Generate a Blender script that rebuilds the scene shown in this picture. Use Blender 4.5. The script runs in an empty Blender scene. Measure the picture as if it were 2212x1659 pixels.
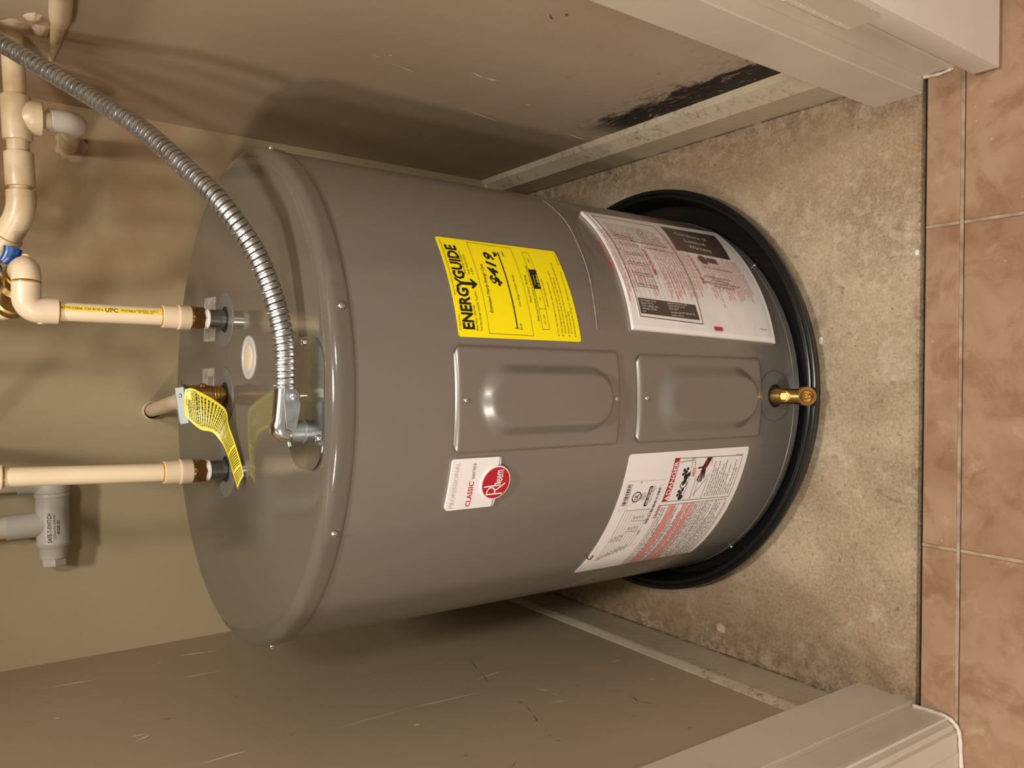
import bpy, bmesh, math, random
from mathutils import Vector, Matrix
random.seed(7)
PI = math.pi
D = bpy.data
C = bpy.context.scene.collection
S = bpy.context.scene

# ------------------------------------------------------------------ camera
CAM_F, CAM_P, CAM_R, CAM_Y, CAM_H = 1715.2, math.radians(35.70), math.radians(0.18), math.radians(-0.475), 1.15
cd = D.cameras.new('camera'); cam = D.objects.new('camera', cd); C.objects.link(cam); S.camera = cam
cd.sensor_fit = 'HORIZONTAL'; cd.sensor_width = 36.0; cd.lens = CAM_F/2212*36.0; cd.clip_start = 0.02
sp, cp, sy, cy = math.sin(CAM_P), math.cos(CAM_P), math.sin(CAM_Y), math.cos(CAM_Y)
fw = Vector((sy*cp, cy*cp, -sp)); up = Vector((sy*sp, cy*sp, cp)); rt = Vector((cy, -sy, 0))
cr, sr = math.cos(CAM_R), math.sin(CAM_R)
ax = rt*sr - up*cr; ay = rt*cr + up*sr; az = -fw          # the phone was held sideways
cam.matrix_world = Matrix(((ax.x, ay.x, az.x, 0), (ax.y, ay.y, az.y, 0), (ax.z, ay.z, az.z, CAM_H), (0, 0, 0, 1)))

# ------------------------------------------------------------------ light
S.view_settings.view_transform = 'Standard'; S.view_settings.look = 'None'
S.view_settings.gamma = 1.0; S.view_settings.use_curve_mapping = False
S.view_settings.exposure = 0.0
w = D.worlds.new('world'); S.world = w; w.use_nodes = True
w.node_tree.nodes['Background'].inputs[0].default_value = (1.0, 0.94, 0.86, 1)
w.node_tree.nodes['Background'].inputs[1].default_value = 0.30
def area(name, loc, target, size, power, col):
    l = D.lights.new(name, 'AREA'); l.shape = 'DISK'; l.size = size; l.energy = power; l.color = col
    o = D.objects.new(name, l); C.objects.link(o); o.location = loc
    o.rotation_euler = (Vector(target)-Vector(loc)).to_track_quat('-Z', 'Y').to_euler(); return o
area('vanity_lamp', (-1.30, -0.95, 1.90), (0, 1.1, 0.6), 0.16, 20, (1.0, 0.89, 0.80))
area('vanity_lamp', (-1.05, -1.10, 1.90), (0, 1.1, 0.6), 0.16, 13, (1.0, 0.89, 0.80))
area('ceiling_and_fill_lamp', (0.10, 0.17, 2.42), (0, 1.0, 0.5), 0.22, 25, (1.0, 0.96, 0.87))
area('ceiling_and_fill_lamp', (0.75, -1.15, 2.30), (0.2, 0.8, 0.4), 0.24, 20, (1.0, 0.92, 0.84))  # unseen fill lamp, added to brighten the open door

# ------------------------------------------------------------------ helpers
def lin(r, g, b):
    f = lambda c: (c/255/12.92 if c/255 <= .04045 else ((c/255+.055)/1.055)**2.4)
    return (f(r), f(g), f(b), 1)
def mat(name, col, rough=.5, metal=0.0, spec=.5, coat=0.0, noise=None, bump=None, alpha=None):
    """noise = (scale, colour2, low, high); bump = (scale, strength)"""
    m = D.materials.new(name); m.use_nodes = True
    nt = m.node_tree; b = nt.nodes['Principled BSDF']
    b.inputs['Base Color'].default_value = col; b.inputs['Roughness'].default_value = rough
    b.inputs['Metallic'].default_value = metal; b.inputs['Specular IOR Level'].default_value = spec
    b.inputs['Coat Weight'].default_value = coat; b.inputs['Coat Roughness'].default_value = .08
    tc = nt.nodes.new('ShaderNodeTexCoord')
    if noise:
        n = nt.nodes.new('ShaderNodeTexNoise'); n.inputs['Scale'].default_value = noise[0]; n.inputs['Detail'].default_value = 6
        nt.links.new(tc.outputs['Object'], n.inputs['Vector'])
        r = nt.nodes.new('ShaderNodeMapRange'); r.inputs[1].default_value = noise[2]; r.inputs[2].default_value = noise[3]
        nt.links.new(n.outputs['Fac'], r.inputs[0])
        x = nt.nodes.new('ShaderNodeMix'); x.data_type = 'RGBA'
        x.inputs[6].default_value = col; x.inputs[7].default_value = noise[1]
        nt.links.new(r.outputs[0], x.inputs[0]); nt.links.new(x.outputs[2], b.inputs['Base Color'])
    if bump:
        n = nt.nodes.new('ShaderNodeTexNoise'); n.inputs['Scale'].default_value = bump[0]; n.inputs['Detail'].default_value = 3
        nt.links.new(tc.outputs['Object'], n.inputs['Vector'])
        bp = nt.nodes.new('ShaderNodeBump'); bp.inputs['Strength'].default_value = bump[1]; bp.inputs['Distance'].default_value = .002
        nt.links.new(n.outputs['Fac'], bp.inputs['Height']); nt.links.new(bp.outputs[0], b.inputs['Normal'])
    if alpha is not None: b.inputs['Alpha'].default_value = alpha
    return m
class NT:
    """small node-graph writer for the position dependent wall and floor paints"""
    def __init__(s, name, rough=.6, spec=.4):
        s.m = D.materials.new(name); s.m.use_nodes = True; s.t = s.m.node_tree
        s.b = s.t.nodes['Principled BSDF']; s.b.inputs['Roughness'].default_value = rough; s.b.inputs['Specular IOR Level'].default_value = spec
        s.tc = s.t.nodes.new('ShaderNodeTexCoord'); s.sep = s.t.nodes.new('ShaderNodeSeparateXYZ'); s.l(s.tc.outputs['Object'], s.sep.inputs[0])
        s.x, s.y, s.z = s.sep.outputs
    def l(s, a, b): s.t.links.new(a, b)
    def noise(s, scale, detail=6, rough=.55, dist=0.0, stretch=None):
        n = s.t.nodes.new('ShaderNodeTexNoise'); n.inputs['Scale'].default_value = scale; n.inputs['Detail'].default_value = detail
        n.inputs['Roughness'].default_value = rough; n.inputs['Distortion'].default_value = dist
        if stretch:
            mp = s.t.nodes.new('ShaderNodeMapping'); mp.inputs['Scale'].default_value = stretch
            s.l(s.tc.outputs['Object'], mp.inputs[0]); s.l(mp.outputs[0], n.inputs['Vector'])
        else: s.l(s.tc.outputs['Object'], n.inputs['Vector'])
        return n.outputs['Fac']
    def ramp(s, v, a, b, c=0.0, d=1.0):
        r = s.t.nodes.new('ShaderNodeMapRange'); r.interpolation_type = 'SMOOTHSTEP'
        for i, q in enumerate((a, b, c, d)): r.inputs[1+i].default_value = q
        s.l(v, r.inputs[0]); return r.outputs[0]
    def math(s, op, a, b=None):
        n = s.t.nodes.new('ShaderNodeMath'); n.operation = op
        for i, q in enumerate((a, b)):
            if q is None: continue
            if isinstance(q, (int, float)): n.inputs[i].default_value = q
            else: s.l(q, n.inputs[i])
        return n.outputs[0]
    def mix(s, f, a, b):
        n = s.t.nodes.new('ShaderNodeMix'); n.data_type = 'RGBA'
        for i, q in ((0, f), (6, a), (7, b)):
            if isinstance(q, (int, float)): n.inputs[i].default_value = q
            elif isinstance(q, tuple): n.inputs[i].default_value = q
            else: s.l(q, n.inputs[i])
        return n.outputs[2]
    def done(s, col, height=None, strength=.3, dist=.003):
        s.l(col, s.b.inputs['Base Color'])
        if height is not None:
            bp = s.t.nodes.new('ShaderNodeBump'); bp.inputs['Strength'].default_value = strength; bp.inputs['Distance'].default_value = dist
            s.l(height, bp.inputs['Height']); s.l(bp.outputs[0], s.b.inputs['Normal'])
        return s.m

def frame(a):
    a = Vector(a).normalized(); t = Vector((0, 0, 1)) if abs(a.z) < .9 else Vector((1, 0, 0))
    u = a.cross(t).normalized(); return u, a.cross(u).normalized(), a
class MB:
    def __init__(s): s.v = []; s.f = []
    def add(s, vs, fs):
        o = len(s.v); s.v += [tuple(q) for q in vs]; s.f += [tuple(i+o for i in f) for f in fs]; return s
    def grid(s, fn, nu, nv, cu=False):
        vs = [fn(i/nu, j/nv) for j in range(nv+1) for i in range(nu if cu else nu+1)]
        W = nu if cu else nu+1
        return s.add(vs, [(j*W+i, j*W+(i+1) % W, (j+1)*W+(i+1) % W, (j+1)*W+i) for j in range(nv) for i in range(nu)])
    def lathe(s, prof, base=(0, 0, 0), axis=(0, 0, 1), seg=32):
        u, v, a = frame(axis); b = Vector(base); vs = []; fs = []; rings = []
        for r, h in prof:
            if r < 1e-6: rings.append([len(vs)]); vs.append(b+a*h)
            else:
                rings.append(list(range(len(vs), len(vs)+seg)))
                vs += [b+a*h+(u*math.cos(2*PI*i/seg)+v*math.sin(2*PI*i/seg))*r for i in range(seg)]
        for p, q in zip(rings, rings[1:]):
            for i in range(seg):
                j = (i+1) % seg
                if len(p) == 1 and len(q) == 1: break
                if len(p) == 1: fs.append((p[0], q[j], q[i]))
                elif len(q) == 1: fs.append((p[i], p[j], q[0]))
                else: fs.append((p[i], p[j], q[j], q[i]))
        return s.add(vs, fs)
    def tube(s, path, r, seg=16, caps=True):
        P = [Vector(p) for p in path]; n = len(P); R = r if isinstance(r, (list, tuple)) else [r]*n
        T = [(P[min(i+1, n-1)]-P[max(i-1, 0)]).normalized() for i in range(n)]
        u = frame(T[0])[0]; vs = []
        for i in range(n):
            u = (u-T[i]*u.dot(T[i])).normalized(); v = T[i].cross(u)
            vs += [P[i]+(u*math.cos(2*PI*k/seg)+v*math.sin(2*PI*k/seg))*R[i] for k in range(seg)]
        fs = [(i*seg+k, i*seg+(k+1) % seg, (i+1)*seg+(k+1) % seg, (i+1)*seg+k) for i in range(n-1) for k in range(seg)]
        if caps: fs += [tuple(range(seg))[::-1], tuple(range((n-1)*seg, n*seg))]
        return s.add(vs, fs)
    def box(s, lo, hi, bev=0.0, segs=2, M=None):
        bm = bmesh.new(); bmesh.ops.create_cube(bm, size=1)
        lo, hi = Vector(lo), Vector(hi); c = (lo+hi)/2; d = hi-lo
        for q in bm.verts: q.co = Vector((q.co.x*d.x, q.co.y*d.y, q.co.z*d.z))+c
        if bev: bmesh.ops.bevel(bm, geom=list(bm.edges), offset=bev, segments=segs, profile=.5, affect='EDGES')
        if M is not None: bm.transform(M)
        bm.verts.index_update(); s.add([q.co[:] for q in bm.verts], [[q.index for q in f.verts] for f in bm.faces]); bm.free(); return s
    def prism(s, poly, z0, z1, to=lambda x, y, z: (x, y, z)):
        n = len(poly)
        return s.add([to(x, y, z0) for x, y in poly]+[to(x, y, z1) for x, y in poly],
                     [tuple(range(n))[::-1], tuple(range(n, 2*n))]+[(i, (i+1) % n, n+(i+1) % n, n+i) for i in range(n)])
def finish(o, smooth=35):
    bm = bmesh.new(); bm.from_mesh(o.data); bmesh.ops.remove_doubles(bm, verts=bm.verts, dist=1e-6)
    bmesh.ops.recalc_face_normals(bm, faces=bm.faces); bm.to_mesh(o.data); bm.free()
    if smooth:
        o.data.polygons.foreach_set('use_smooth', [True]*len(o.data.polygons)); o.data.set_sharp_from_angle(angle=math.radians(smooth))
def obj(name, mb, m, parent=None, smooth=35, clean=True):
    """links one mesh; world coordinates stay readable: a child undoes its Empty's offset"""
    me = D.meshes.new(name); me.from_pydata(mb.v, [], mb.f); me.update()
    o = D.objects.new(name, me); C.objects.link(o); me.materials.append(m)
    if clean: finish(o, smooth)
    if parent is not None:
        o.parent = parent
        if parent.type == 'EMPTY': o.location = -Vector(parent.location)
    return o
def thing(name, label, cat, loc=(0, 0, 0), group=None):
    o = D.objects.new(name, None); C.objects.link(o); o.location = loc; o.empty_display_size = .05
    o['label'] = label; o['category'] = cat
    if group: o['group'] = group
    return o
def tag(o, label, cat, group=None):
    o['label'] = label; o['category'] = cat
    if group: o['group'] = group
    return o
def struct(o, label=None, cat=None):
    o['kind'] = 'structure'
    if label: o['label'] = label
    if cat: o['category'] = cat
    return o
# ---- lettering ----------------------------------------------------
_tc = {}
def glyphs(txt, bold=0.0, shear=0.0, res=2):
    k = (txt, bold, shear)
    if k not in _tc:
        c = D.curves.new('lettering', 'FONT'); c.body = txt; c.size = 1; c.offset = bold; c.shear = shear; c.resolution_u = res; c.fill_mode = 'FRONT'
        c.dimensions = '2D'
        o = D.objects.new('lettering', c); C.objects.link(o); dg = bpy.context.evaluated_depsgraph_get(); dg.update()
        me = o.evaluated_get(dg).to_mesh()
        vs = [(v.co.x, v.co.y) for v in me.vertices]; fs = [tuple(p.vertices) for p in me.polygons]
        o.evaluated_get(dg).to_mesh_clear(); D.objects.remove(o); D.curves.remove(c); _tc[k] = (vs, fs)
    return _tc[k]
CAPH = max(v[1] for v in glyphs('H')[0])
def put_text(mb, to, txt, p0, p1, h, bold=0.0, shear=0.0):
    """p0, p1: ends of the base line in the flat label plane; h: cap height; to() lifts the plane on to the surface"""
    vs, fs = glyphs(txt, bold, shear); x0 = min(v[0] for v in vs); x1 = max(v[0] for v in vs)
    dx, dy = p1[0]-p0[0], p1[1]-p0[1]; L = math.hypot(dx, dy); ux, uy = dx/L, dy/L
    k = L/(x1-x0); q = h/CAPH
    mb.add([to(p0[0]+ux*(x-x0)*k-uy*y*q, p0[1]+uy*(x-x0)*k+ux*y*q) for x, y in vs], fs)
def put_rect(mb, to, a, b):
    n = max(1, int(abs(b[0]-a[0])/.012))
    for i in range(n):
        x0 = a[0]+(b[0]-a[0])*i/n; x1 = a[0]+(b[0]-a[0])*(i+1)/n
        mb.add([to(x0, a[1]), to(x1, a[1]), to(x1, b[1]), to(x0, b[1])], [(0, 1, 2, 3)])
def put_line(mb, to, a, b, wd):
    L = math.hypot(b[0]-a[0], b[1]-a[1]); nx, ny = -(b[1]-a[1])/L*wd/2, (b[0]-a[0])/L*wd/2; n = max(1, int(L/.012))
    for i in range(n):
        p = (a[0]+(b[0]-a[0])*i/n, a[1]+(b[1]-a[1])*i/n); q = (a[0]+(b[0]-a[0])*(i+1)/n, a[1]+(b[1]-a[1])*(i+1)/n)
        mb.add([to(p[0]-nx, p[1]-ny), to(q[0]-nx, q[1]-ny), to(q[0]+nx, q[1]+ny), to(p[0]+nx, p[1]+ny)], [(0, 1, 2, 3)])
def put_frame(mb, to, pts, wd):
    for i in range(len(pts)): put_line(mb, to, pts[i], pts[(i+1) % len(pts)], wd)
def put_poly(mb, to, pts): mb.add([to(*p) for p in pts], [tuple(range(len(pts)))])
def put_disc(mb, to, c, r, n=24, ry=None):
    ry = ry or r; put_poly(mb, to, [(c[0]+r*math.cos(2*PI*i/n), c[1]+ry*math.sin(2*PI*i/n)) for i in range(n)])
def put_ring(mb, to, c, r, wd, n=28):
    put_frame(mb, to, [(c[0]+r*math.cos(2*PI*i/n), c[1]+r*math.sin(2*PI*i/n)) for i in range(n)], wd)
def put_small(mb, to, p0, p1, h, rnd, stop=1.0):
    """a line of print too small to read in the photograph: letter sized marks in word groups"""
    dx, dy = p1[0]-p0[0], p1[1]-p0[1]; L = math.hypot(dx, dy)*stop; ux, uy = dx/math.hypot(dx, dy), dy/math.hypot(dx, dy); x = 0
    while x < L:
        for _ in range(rnd.randint(2, 8)):
            wl = h*rnd.uniform(.36, .55); hh = h*rnd.choice((.7, .7, .7, 1.0)); b = hh*rnd.choice((0, .4, .78))
            if x+wl > L: break
            for a0, b0, a1, b1 in ((x, 0, x+h*.19, hh), (x, b, x+wl, b+h*.19)):
                mb.add([to(p0[0]+ux*a-uy*c, p0[1]+uy*a+ux*c) for a, c in ((a0, b0), (a1, b0), (a1, b1), (a0, b1))], [(0, 1, 2, 3)])
            x += wl+h*.16
        x += h*.5
def put_bars(mb, to, a, b, rnd):
    x = a[0]
    while x < b[0]:
        wl = rnd.choice((.0005, .0005, .001, .0015)); put_poly(mb, to, [(x, a[1]), (x+wl, a[1]), (x+wl, b[1]), (x, b[1])]); x += wl+rnd.choice((.0005, .001, .0014))
def bez(pts, n=8):
    """Catmull-Rom through the points"""
    P = [Vector(p) for p in pts]; P = [P[0]*2-P[1]]+P+[P[-1]*2-P[-2]]; out = []
    for i in range(1, len(P)-2):
        for k in range(n):
            t = k/n; a, b, c, d = P[i-1:i+3]
            out.append(.5*((2*b)+(c-a)*t+(2*a-5*b+4*c-d)*t*t+(3*b-a-3*c+d)*t**3))
    return out+[P[-2]]
# ------------------------------------------------------------------ materials
XL, XR, YB, ZC = -.501, .472, 1.585, 2.40
def wall_paint(kind):
    n = NT('wall_paint_'+kind, .62, .3)
    base = n.mix(n.ramp(n.noise(3, 4), .35, .7), lin(174, 158, 124), lin(166, 149, 116))
    if kind == 'left': base = n.mix(.6, base, lin(168, 150, 128))
    base = n.mix(n.math('MULTIPLY', n.ramp(n.noise(90, 3), .68, .76), .12), base, lin(118, 98, 70))
    if kind == 'back':     # rusty stain round the far right pipes, widened and darkened to paint in shade
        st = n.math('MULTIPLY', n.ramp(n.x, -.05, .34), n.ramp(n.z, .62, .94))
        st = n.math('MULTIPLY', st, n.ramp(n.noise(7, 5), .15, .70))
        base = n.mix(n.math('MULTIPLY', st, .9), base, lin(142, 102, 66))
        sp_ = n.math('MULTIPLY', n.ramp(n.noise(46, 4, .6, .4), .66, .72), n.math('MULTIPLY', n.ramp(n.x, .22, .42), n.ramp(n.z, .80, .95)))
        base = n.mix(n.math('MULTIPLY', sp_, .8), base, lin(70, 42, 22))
    if kind == 'right':    # black mould along the skirting, freckles above it; paler low down, towards the door
        pale_low = n.math('MULTIPLY', n.ramp(n.z, .75, .2), n.ramp(n.y, 1.25, .85))
        base = n.mix(n.math('MULTIPLY', pale_low, .45), base, lin(196, 184, 168))
        base = n.mix(.5, base, lin(172, 153, 134))
        tint = n.math('MULTIPLY', n.ramp(n.noise(4, 4), .4, .7), .35)
        base = n.mix(tint, base, lin(176, 140, 118))
        fr = n.math('MULTIPLY', n.ramp(n.noise(38, 4, .6, .6, (1, 1, 1.6)), .62, .70), n.math('MULTIPLY', n.ramp(n.z, .55, .12), n.ramp(n.y, 1.12, .95)))
        base = n.mix(n.math('MULTIPLY', fr, .55), base, lin(112, 92, 72))
        # height above the skirting of the mould edge, torn by noise
        h = n.math('ADD', n.z, n.math('MULTIPLY', n.math('SUBTRACT', n.noise(22, 9, .70, .8, (1, .6, 1.3)), .5), -.20))
        band = n.math('MULTIPLY', n.ramp(h, .188, .156), n.math('MULTIPLY', n.ramp(n.y, 1.17, 1.07), n.ramp(n.y, .64, .70)))
        torn = n.ramp(n.noise(75, 7, .7, .8, (1, .55, 1.5)), .30, .44)
        halo = n.math('MULTIPLY', n.ramp(h, .25, .15), n.math('MULTIPLY', n.ramp(n.y, 1.20, 1.08), n.ramp(n.y, .64, .74)))
        base = n.mix(n.math('MULTIPLY', n.math('MULTIPLY', halo, n.ramp(n.noise(95, 8, .75, .6, (1, .6, 1.4)), .46, .62)), .6), base, lin(92, 76, 58))
        base = n.mix(n.math('MULTIPLY', n.math('MULTIPLY', band, torn), .97), base, lin(24, 23, 21))
        cor = n.math('MULTIPLY', n.ramp(n.y, 1.15, 1.52), n.ramp(n.z, .70, 1.0))  # browner corner: part stain, part shade painted into the wall colour
        base = n.mix(n.math('MULTIPLY', cor, n.math('MULTIPLY', n.ramp(n.noise(9, 5), .3, .7), .7)), base, lin(150, 108, 68))
    if kind == 'left':
        base = n.mix(n.math('MULTIPLY', n.ramp(n.noise(55, 5, .6, .5, (1, 1, .5)), .69, .73), .5), base, lin(96, 74, 48))
    return n.done(base, n.noise(60, 4), .12, .002)
M = {}
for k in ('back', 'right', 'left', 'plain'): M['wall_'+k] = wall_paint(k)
def trim_paint(name, c1, c2, dirt):
    n = NT(name, .38, .45)
    b = n.mix(n.ramp(n.noise(5, 4), .35, .7), c1, c2)
    b = n.mix(n.math('MULTIPLY', n.ramp(n.noise(60, 6, .6, .5), .64, .74), dirt), b, lin(110, 92, 74))
    return n.done(b, n.noise(35, 3), .08, .002)
M['trim'] = trim_paint('trim_paint', lin(208, 196, 178), lin(198, 186, 168), .12)
M['door'] = trim_paint('door_paint', lin(236, 228, 216), lin(232, 222, 210), .03)
def skirting():
    n = NT('skirting_paint', .5, .4)
    b = n.mix(n.ramp(n.noise(6, 4), .35, .7), lin(188, 174, 150), lin(176, 160, 134))
    g = n.math('MULTIPLY', n.ramp(n.noise(95, 8, .72, .6), .48, .66), n.math('MULTIPLY', n.ramp(n.z, .066, .082), n.ramp(n.noise(9, 3), .40, .60)))
    b = n.mix(n.math('MULTIPLY', g, .8), b, lin(104, 88, 70))
    g2 = n.math('MULTIPLY', n.ramp(n.z, .014, .0), n.ramp(n.noise(50, 5), .35, .55))
    b = n.mix(n.math('MULTIPLY', g2, .9), b, lin(52, 40, 28))
    return n.done(b, n.noise(70, 5), .25, .003)
M['skirting'] = skirting()
def concrete():
    n = NT('stained_concrete', .72, .3)
    b = n.mix(n.ramp(n.noise(5, 7, .6, .6), .34, .66), lin(174, 153, 126), lin(146, 124, 97))
    b = n.mix(n.math('MULTIPLY', n.ramp(n.noise(13, 8, .7, .9), .50, .72), .6), b, lin(200, 186, 164))
    b = n.mix(n.math('MULTIPLY', n.ramp(n.noise(9, 6, .62, 1.2), .56, .70), .5), b, lin(128, 106, 82))
    pale = n.math('MULTIPLY', n.ramp(n.x, -.08, .14), n.ramp(n.noise(60, 5, .7), .50, .62))
    b = n.mix(n.math('MULTIPLY', pale, .55), b, lin(194, 184, 158))
    b = n.mix(n.math('MULTIPLY', n.ramp(n.noise(85, 5, .7, .6), .63, .70), .75), b, lin(84, 62, 40))
    b = n.mix(n.math('MULTIPLY', n.ramp(n.noise(170, 3, .5), .70, .76), .9), b, lin(44, 32, 22))
    # dirt swept against the two skirtings and the door frames
    e = n.math('MAXIMUM', n.ramp(n.x, .34, .455), n.math('MAXIMUM', n.ramp(n.x, -.38, -.50), n.math('MULTIPLY', n.ramp(n.y, .602, .592), .5)))
    b = n.mix(n.math('MULTIPLY', n.math('MULTIPLY', e, n.ramp(n.noise(48, 8, .72, .6), .40, .60)), .85), b, lin(70, 52, 36))
    b = n.mix(n.math('MULTIPLY', n.ramp(n.noise(210, 6, .75), .40, .62), .32), b, lin(206, 191, 166))
    b = n.mix(n.math('MULTIPLY', n.ramp(n.noise(120, 6, .75, .4), .50, .66), .38), b, lin(108, 84, 60))
    big = n.ramp(n.noise(4, 3), .30, .65)
    b = n.mix(n.math('MULTIPLY', n.math('MULTIPLY', n.ramp(n.x, .18, .42), big), .55), b, lin(146, 116, 88))
    b = n.mix(n.math('MULTIPLY', n.math('MULTIPLY', n.ramp(n.x, -.26, -.48), n.ramp(n.noise(6, 5), .25, .6)), .65), b, lin(126, 100, 70))
    b = n.mix(n.math('MULTIPLY', n.ramp(n.noise(34, 4, .5, .8, (1.0, .6, 1)), .665, .69), .45), b, lin(120, 98, 78))
    grey = n.ramp(n.noise(7.5, 2, .4), .66, .70)
    b = n.mix(n.math('MULTIPLY', grey, .55), b, lin(132, 118, 100))
    return n.done(b, n.noise(45, 8, .65), .35, .004)
M['concrete'] = concrete()
def tile_glaze():
    n = NT('tile_glaze', .36, .4)
    b = n.mix(n.ramp(n.noise(7, 6, .6, .7), .35, .66), lin(164, 134, 107), lin(150, 116, 90))
    b = n.mix(n.math('MULTIPLY', n.ramp(n.noise(15, 7, .65, .5), 0.46, .66), .7), b, lin(134, 94, 67))
    b = n.mix(n.math('MULTIPLY', n.ramp(n.noise(22, 6, .6, .3), .58, .72), .5), b, lin(188, 158, 128))
    b = n.mix(n.math('MULTIPLY', n.ramp(n.noise(150, 2), .74, .77), .7), b, lin(216, 198, 176))
    return n.done(b, n.noise(30, 4), .15, .002)
M['tile'] = tile_glaze()
M['grout'] = mat('grout', lin(170, 149, 122), .8, noise=(40, lin(140, 117, 92), .4, .65))
M['dark'] = mat('dark_gap', lin(22, 16, 11), .9)
M['plaster'] = mat('plaster_patch', lin(196, 172, 142), .8, bump=(60, .5), noise=(30, lin(176, 150, 118), .4, .6))
M['caulk'] = mat('caulk', lin(214, 201, 184), .5)
M['scratch'] = mat('paint_scratch', lin(226, 210, 182), .7)
M['scuff'] = mat('dark_scuff', lin(96, 78, 56), .8)

# ------------------------------------------------------------------ setting
def slab(name, lo, hi, m): return struct(obj(name, MB().box(lo, hi), m, smooth=0))
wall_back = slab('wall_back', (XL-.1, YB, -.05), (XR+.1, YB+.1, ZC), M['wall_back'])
wall_right = slab('wall_right', (XR, .60, -.05), (XR+.1, YB, ZC), M['wall_right'])
wall_left = slab('wall_left', (XL-.1, .60, -.05), (XL, YB, ZC), M['wall_left'])
slab('ceiling', (XL-.1, .55, ZC), (XR+.1, YB+.1, ZC+.08), M['wall_plain'])
slab('wall_front', (.575, .55, -.05), (1.70, .66, ZC), M['wall_plain'])
slab('wall_front', (-1.70, .55, -.05), (-.605, .66, ZC), M['wall_plain'])
slab('wall_front', (XL-.1, .55, 2.06), (XR+.1, .60, ZC), M['wall_plain'])
floor = slab('floor', (XL-.1, .590, -.06), (XR+.1, YB+.1, 0), M['concrete'])
bed = slab('floor', (-1.70, -1.5, -.06), (1.70, .5895, -.0125), M['dark'])
JX = [-1.6055, -1.1485, -.6915, -.2345, .2225, .6795, 1.1365, 1.5935]; G = .0024
def tile(x0, x1, y0, y1):
    o = obj('tile', MB().box((x0+G, y0, -.0125), (x1-G, y1, 0), .0012, 1), M['tile'], bed, smooth=0)
for a, b in zip(JX, JX[1:]):
    for y0, y1 in ((.5365, .5830), (.0735, .5300), (-.3835, .0680), (-.8405, -.389), (-1.2975, -.846)): tile(a, b, y0, y1)
for y in (.5333, .0707, -.3862, -.8432):
    obj('grout_joint', MB().box((JX[0], y-.0018, -.0125), (JX[-1], y+.0032, -.0008), .0008, 1), M['grout'], bed)
for x in JX[1:-1]:
    for y0, y1 in ((.5365, .5830), (.0740, .5300), (-.3835, .0680), (-.8405, -.389)):
        obj('grout_joint', MB().box((x-.0022, y0, -.0125), (x+.0022, y1, -.0010)), M['grout'], bed, smooth=0)
# skirting boards
def run_y(poly, y0, y1): return MB().prism(poly, y0, y1, lambda x, y, z: (x, z, y))
struct(obj('baseboard_right', run_y([(XR, 0), (.445, 0), (.445, .074), (.449, .080), (.462, .100), (XR, .106)], .663, YB), M['skirting'], smooth=0))
struct(obj('baseboard_left', run_y([(XL, 0), (-.4935, 0), (-.4935, .091), (-.4950, .096), (-.4995, .106), (XL, .108)], .680, YB), M['skirting'], smooth=0))
struct(obj('baseboard_back', MB().box((XL+.001, YB-.012, 0), (XR-.001, YB, .10), .003, 1), M['skirting']))
# door frames: the stop board, the jamb and the casing are separate pieces
def post(poly, z1=2.04): return MB().prism(poly, 0, z1)
t1 = struct(obj('trim_1', post([(.440, .5885), (.440, .548), (.4425, .5455), (.574, .5455), (.574, .664), (.440, .664)]), M['trim'], smooth=0))
obj('door_stop', post([(.4180, .6646), (.4167, .6635), (.4167, .5920), (.4180, .5895), (.4398, .5885), (.4398, .6646)]), M['trim'], t1, smooth=0)
cr_ = bez([(.4385, .587, .003), (.4370, .575, .004), (.4360, .563, .0045), (.4375, .552, .004), (.4390, .546, .002)], 5)
obj('caulk_bead', MB().tube(cr_, [.0022+.0005*math.sin(i*.9) for i in range(len(cr_))], 8), M['trim'], t1)
t2 = struct(obj('trim_2', post([(-.4725, .5945), (-.4705, .549), (-.4720, .5455), (-.4740, .5430), (-.4775, .5360), (-.4835, .5335), (-.486, .5295), (-.512, .5285), (-.5135, .5270), (-.552, .5270), (-.5535, .5255), (-.604, .5255), (-.604, .664), (-.4725, .664)]), M['trim'], smooth=0))
obj('door_stop', post([(-.4655, .6800), (-.4636, .6770), (-.4655, .5965), (-.4668, .5948), (-.4723, .5948), (-.4723, .664), (-.500, .664), (-.500, .6805)]), M['trim'], t2, smooth=0)
obj('corner_bead', MB().tube([(-.4718, .5445, z) for z in (.0, 1.0, 2.04)], .0022, 8), M['caulk'], t2)
cb = bez([(-.4705, .592, .002), (-.4690, .566, .003), (-.4695, .543, .004), (-.4760, .532, .004), (-.4870, .5265, .004), (-.512, .5245, .004), (-.56, .5220, .004), (-.604, .5205, .004)], 5)
obj('caulk_bead', MB().tube(cb, [.0027+.0004*math.sin(i*1.7) for i in range(len(cb))], 8), M['caulk'], t2)
# the open door folded back against the front wall
d1 = struct(obj('door_1', MB().box((.4180, .482, .012), (1.18, .515, 2.02), .0016, 2), M['door']))
hz0, hz1, hx, hy = .276, .402, .4228, .5370
obj('hinge_leaf', MB().prism([(y, z) for y, z in [(.547, hz0), (.578, hz0), (.5835, hz0+.002), (.586, hz0+.0075), (.586, hz1-.0075), (.5835, hz1-.002), (.578, hz1), (.547, hz1)]], .4394, .4402, lambda y, z, x: (x, y, z)), M['trim'], d1, smooth=0)
obj('hinge_leaf', MB().prism([(y, z) for y, z in [(.531, hz0), (.500, hz0), (.4945, hz0+.002), (.492, hz0+.0075), (.492, hz1-.0075), (.4945, hz1-.002), (.500, hz1), (.531, hz1)]], .4175, .4182, lambda y, z, x: (x, y, z)), M['trim'], d1, smooth=0)
obj('hinge_plate', MB().box((.4225, .5445, hz0), (.4402, .5472, hz1)), M['trim'], d1, smooth=0)
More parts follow.
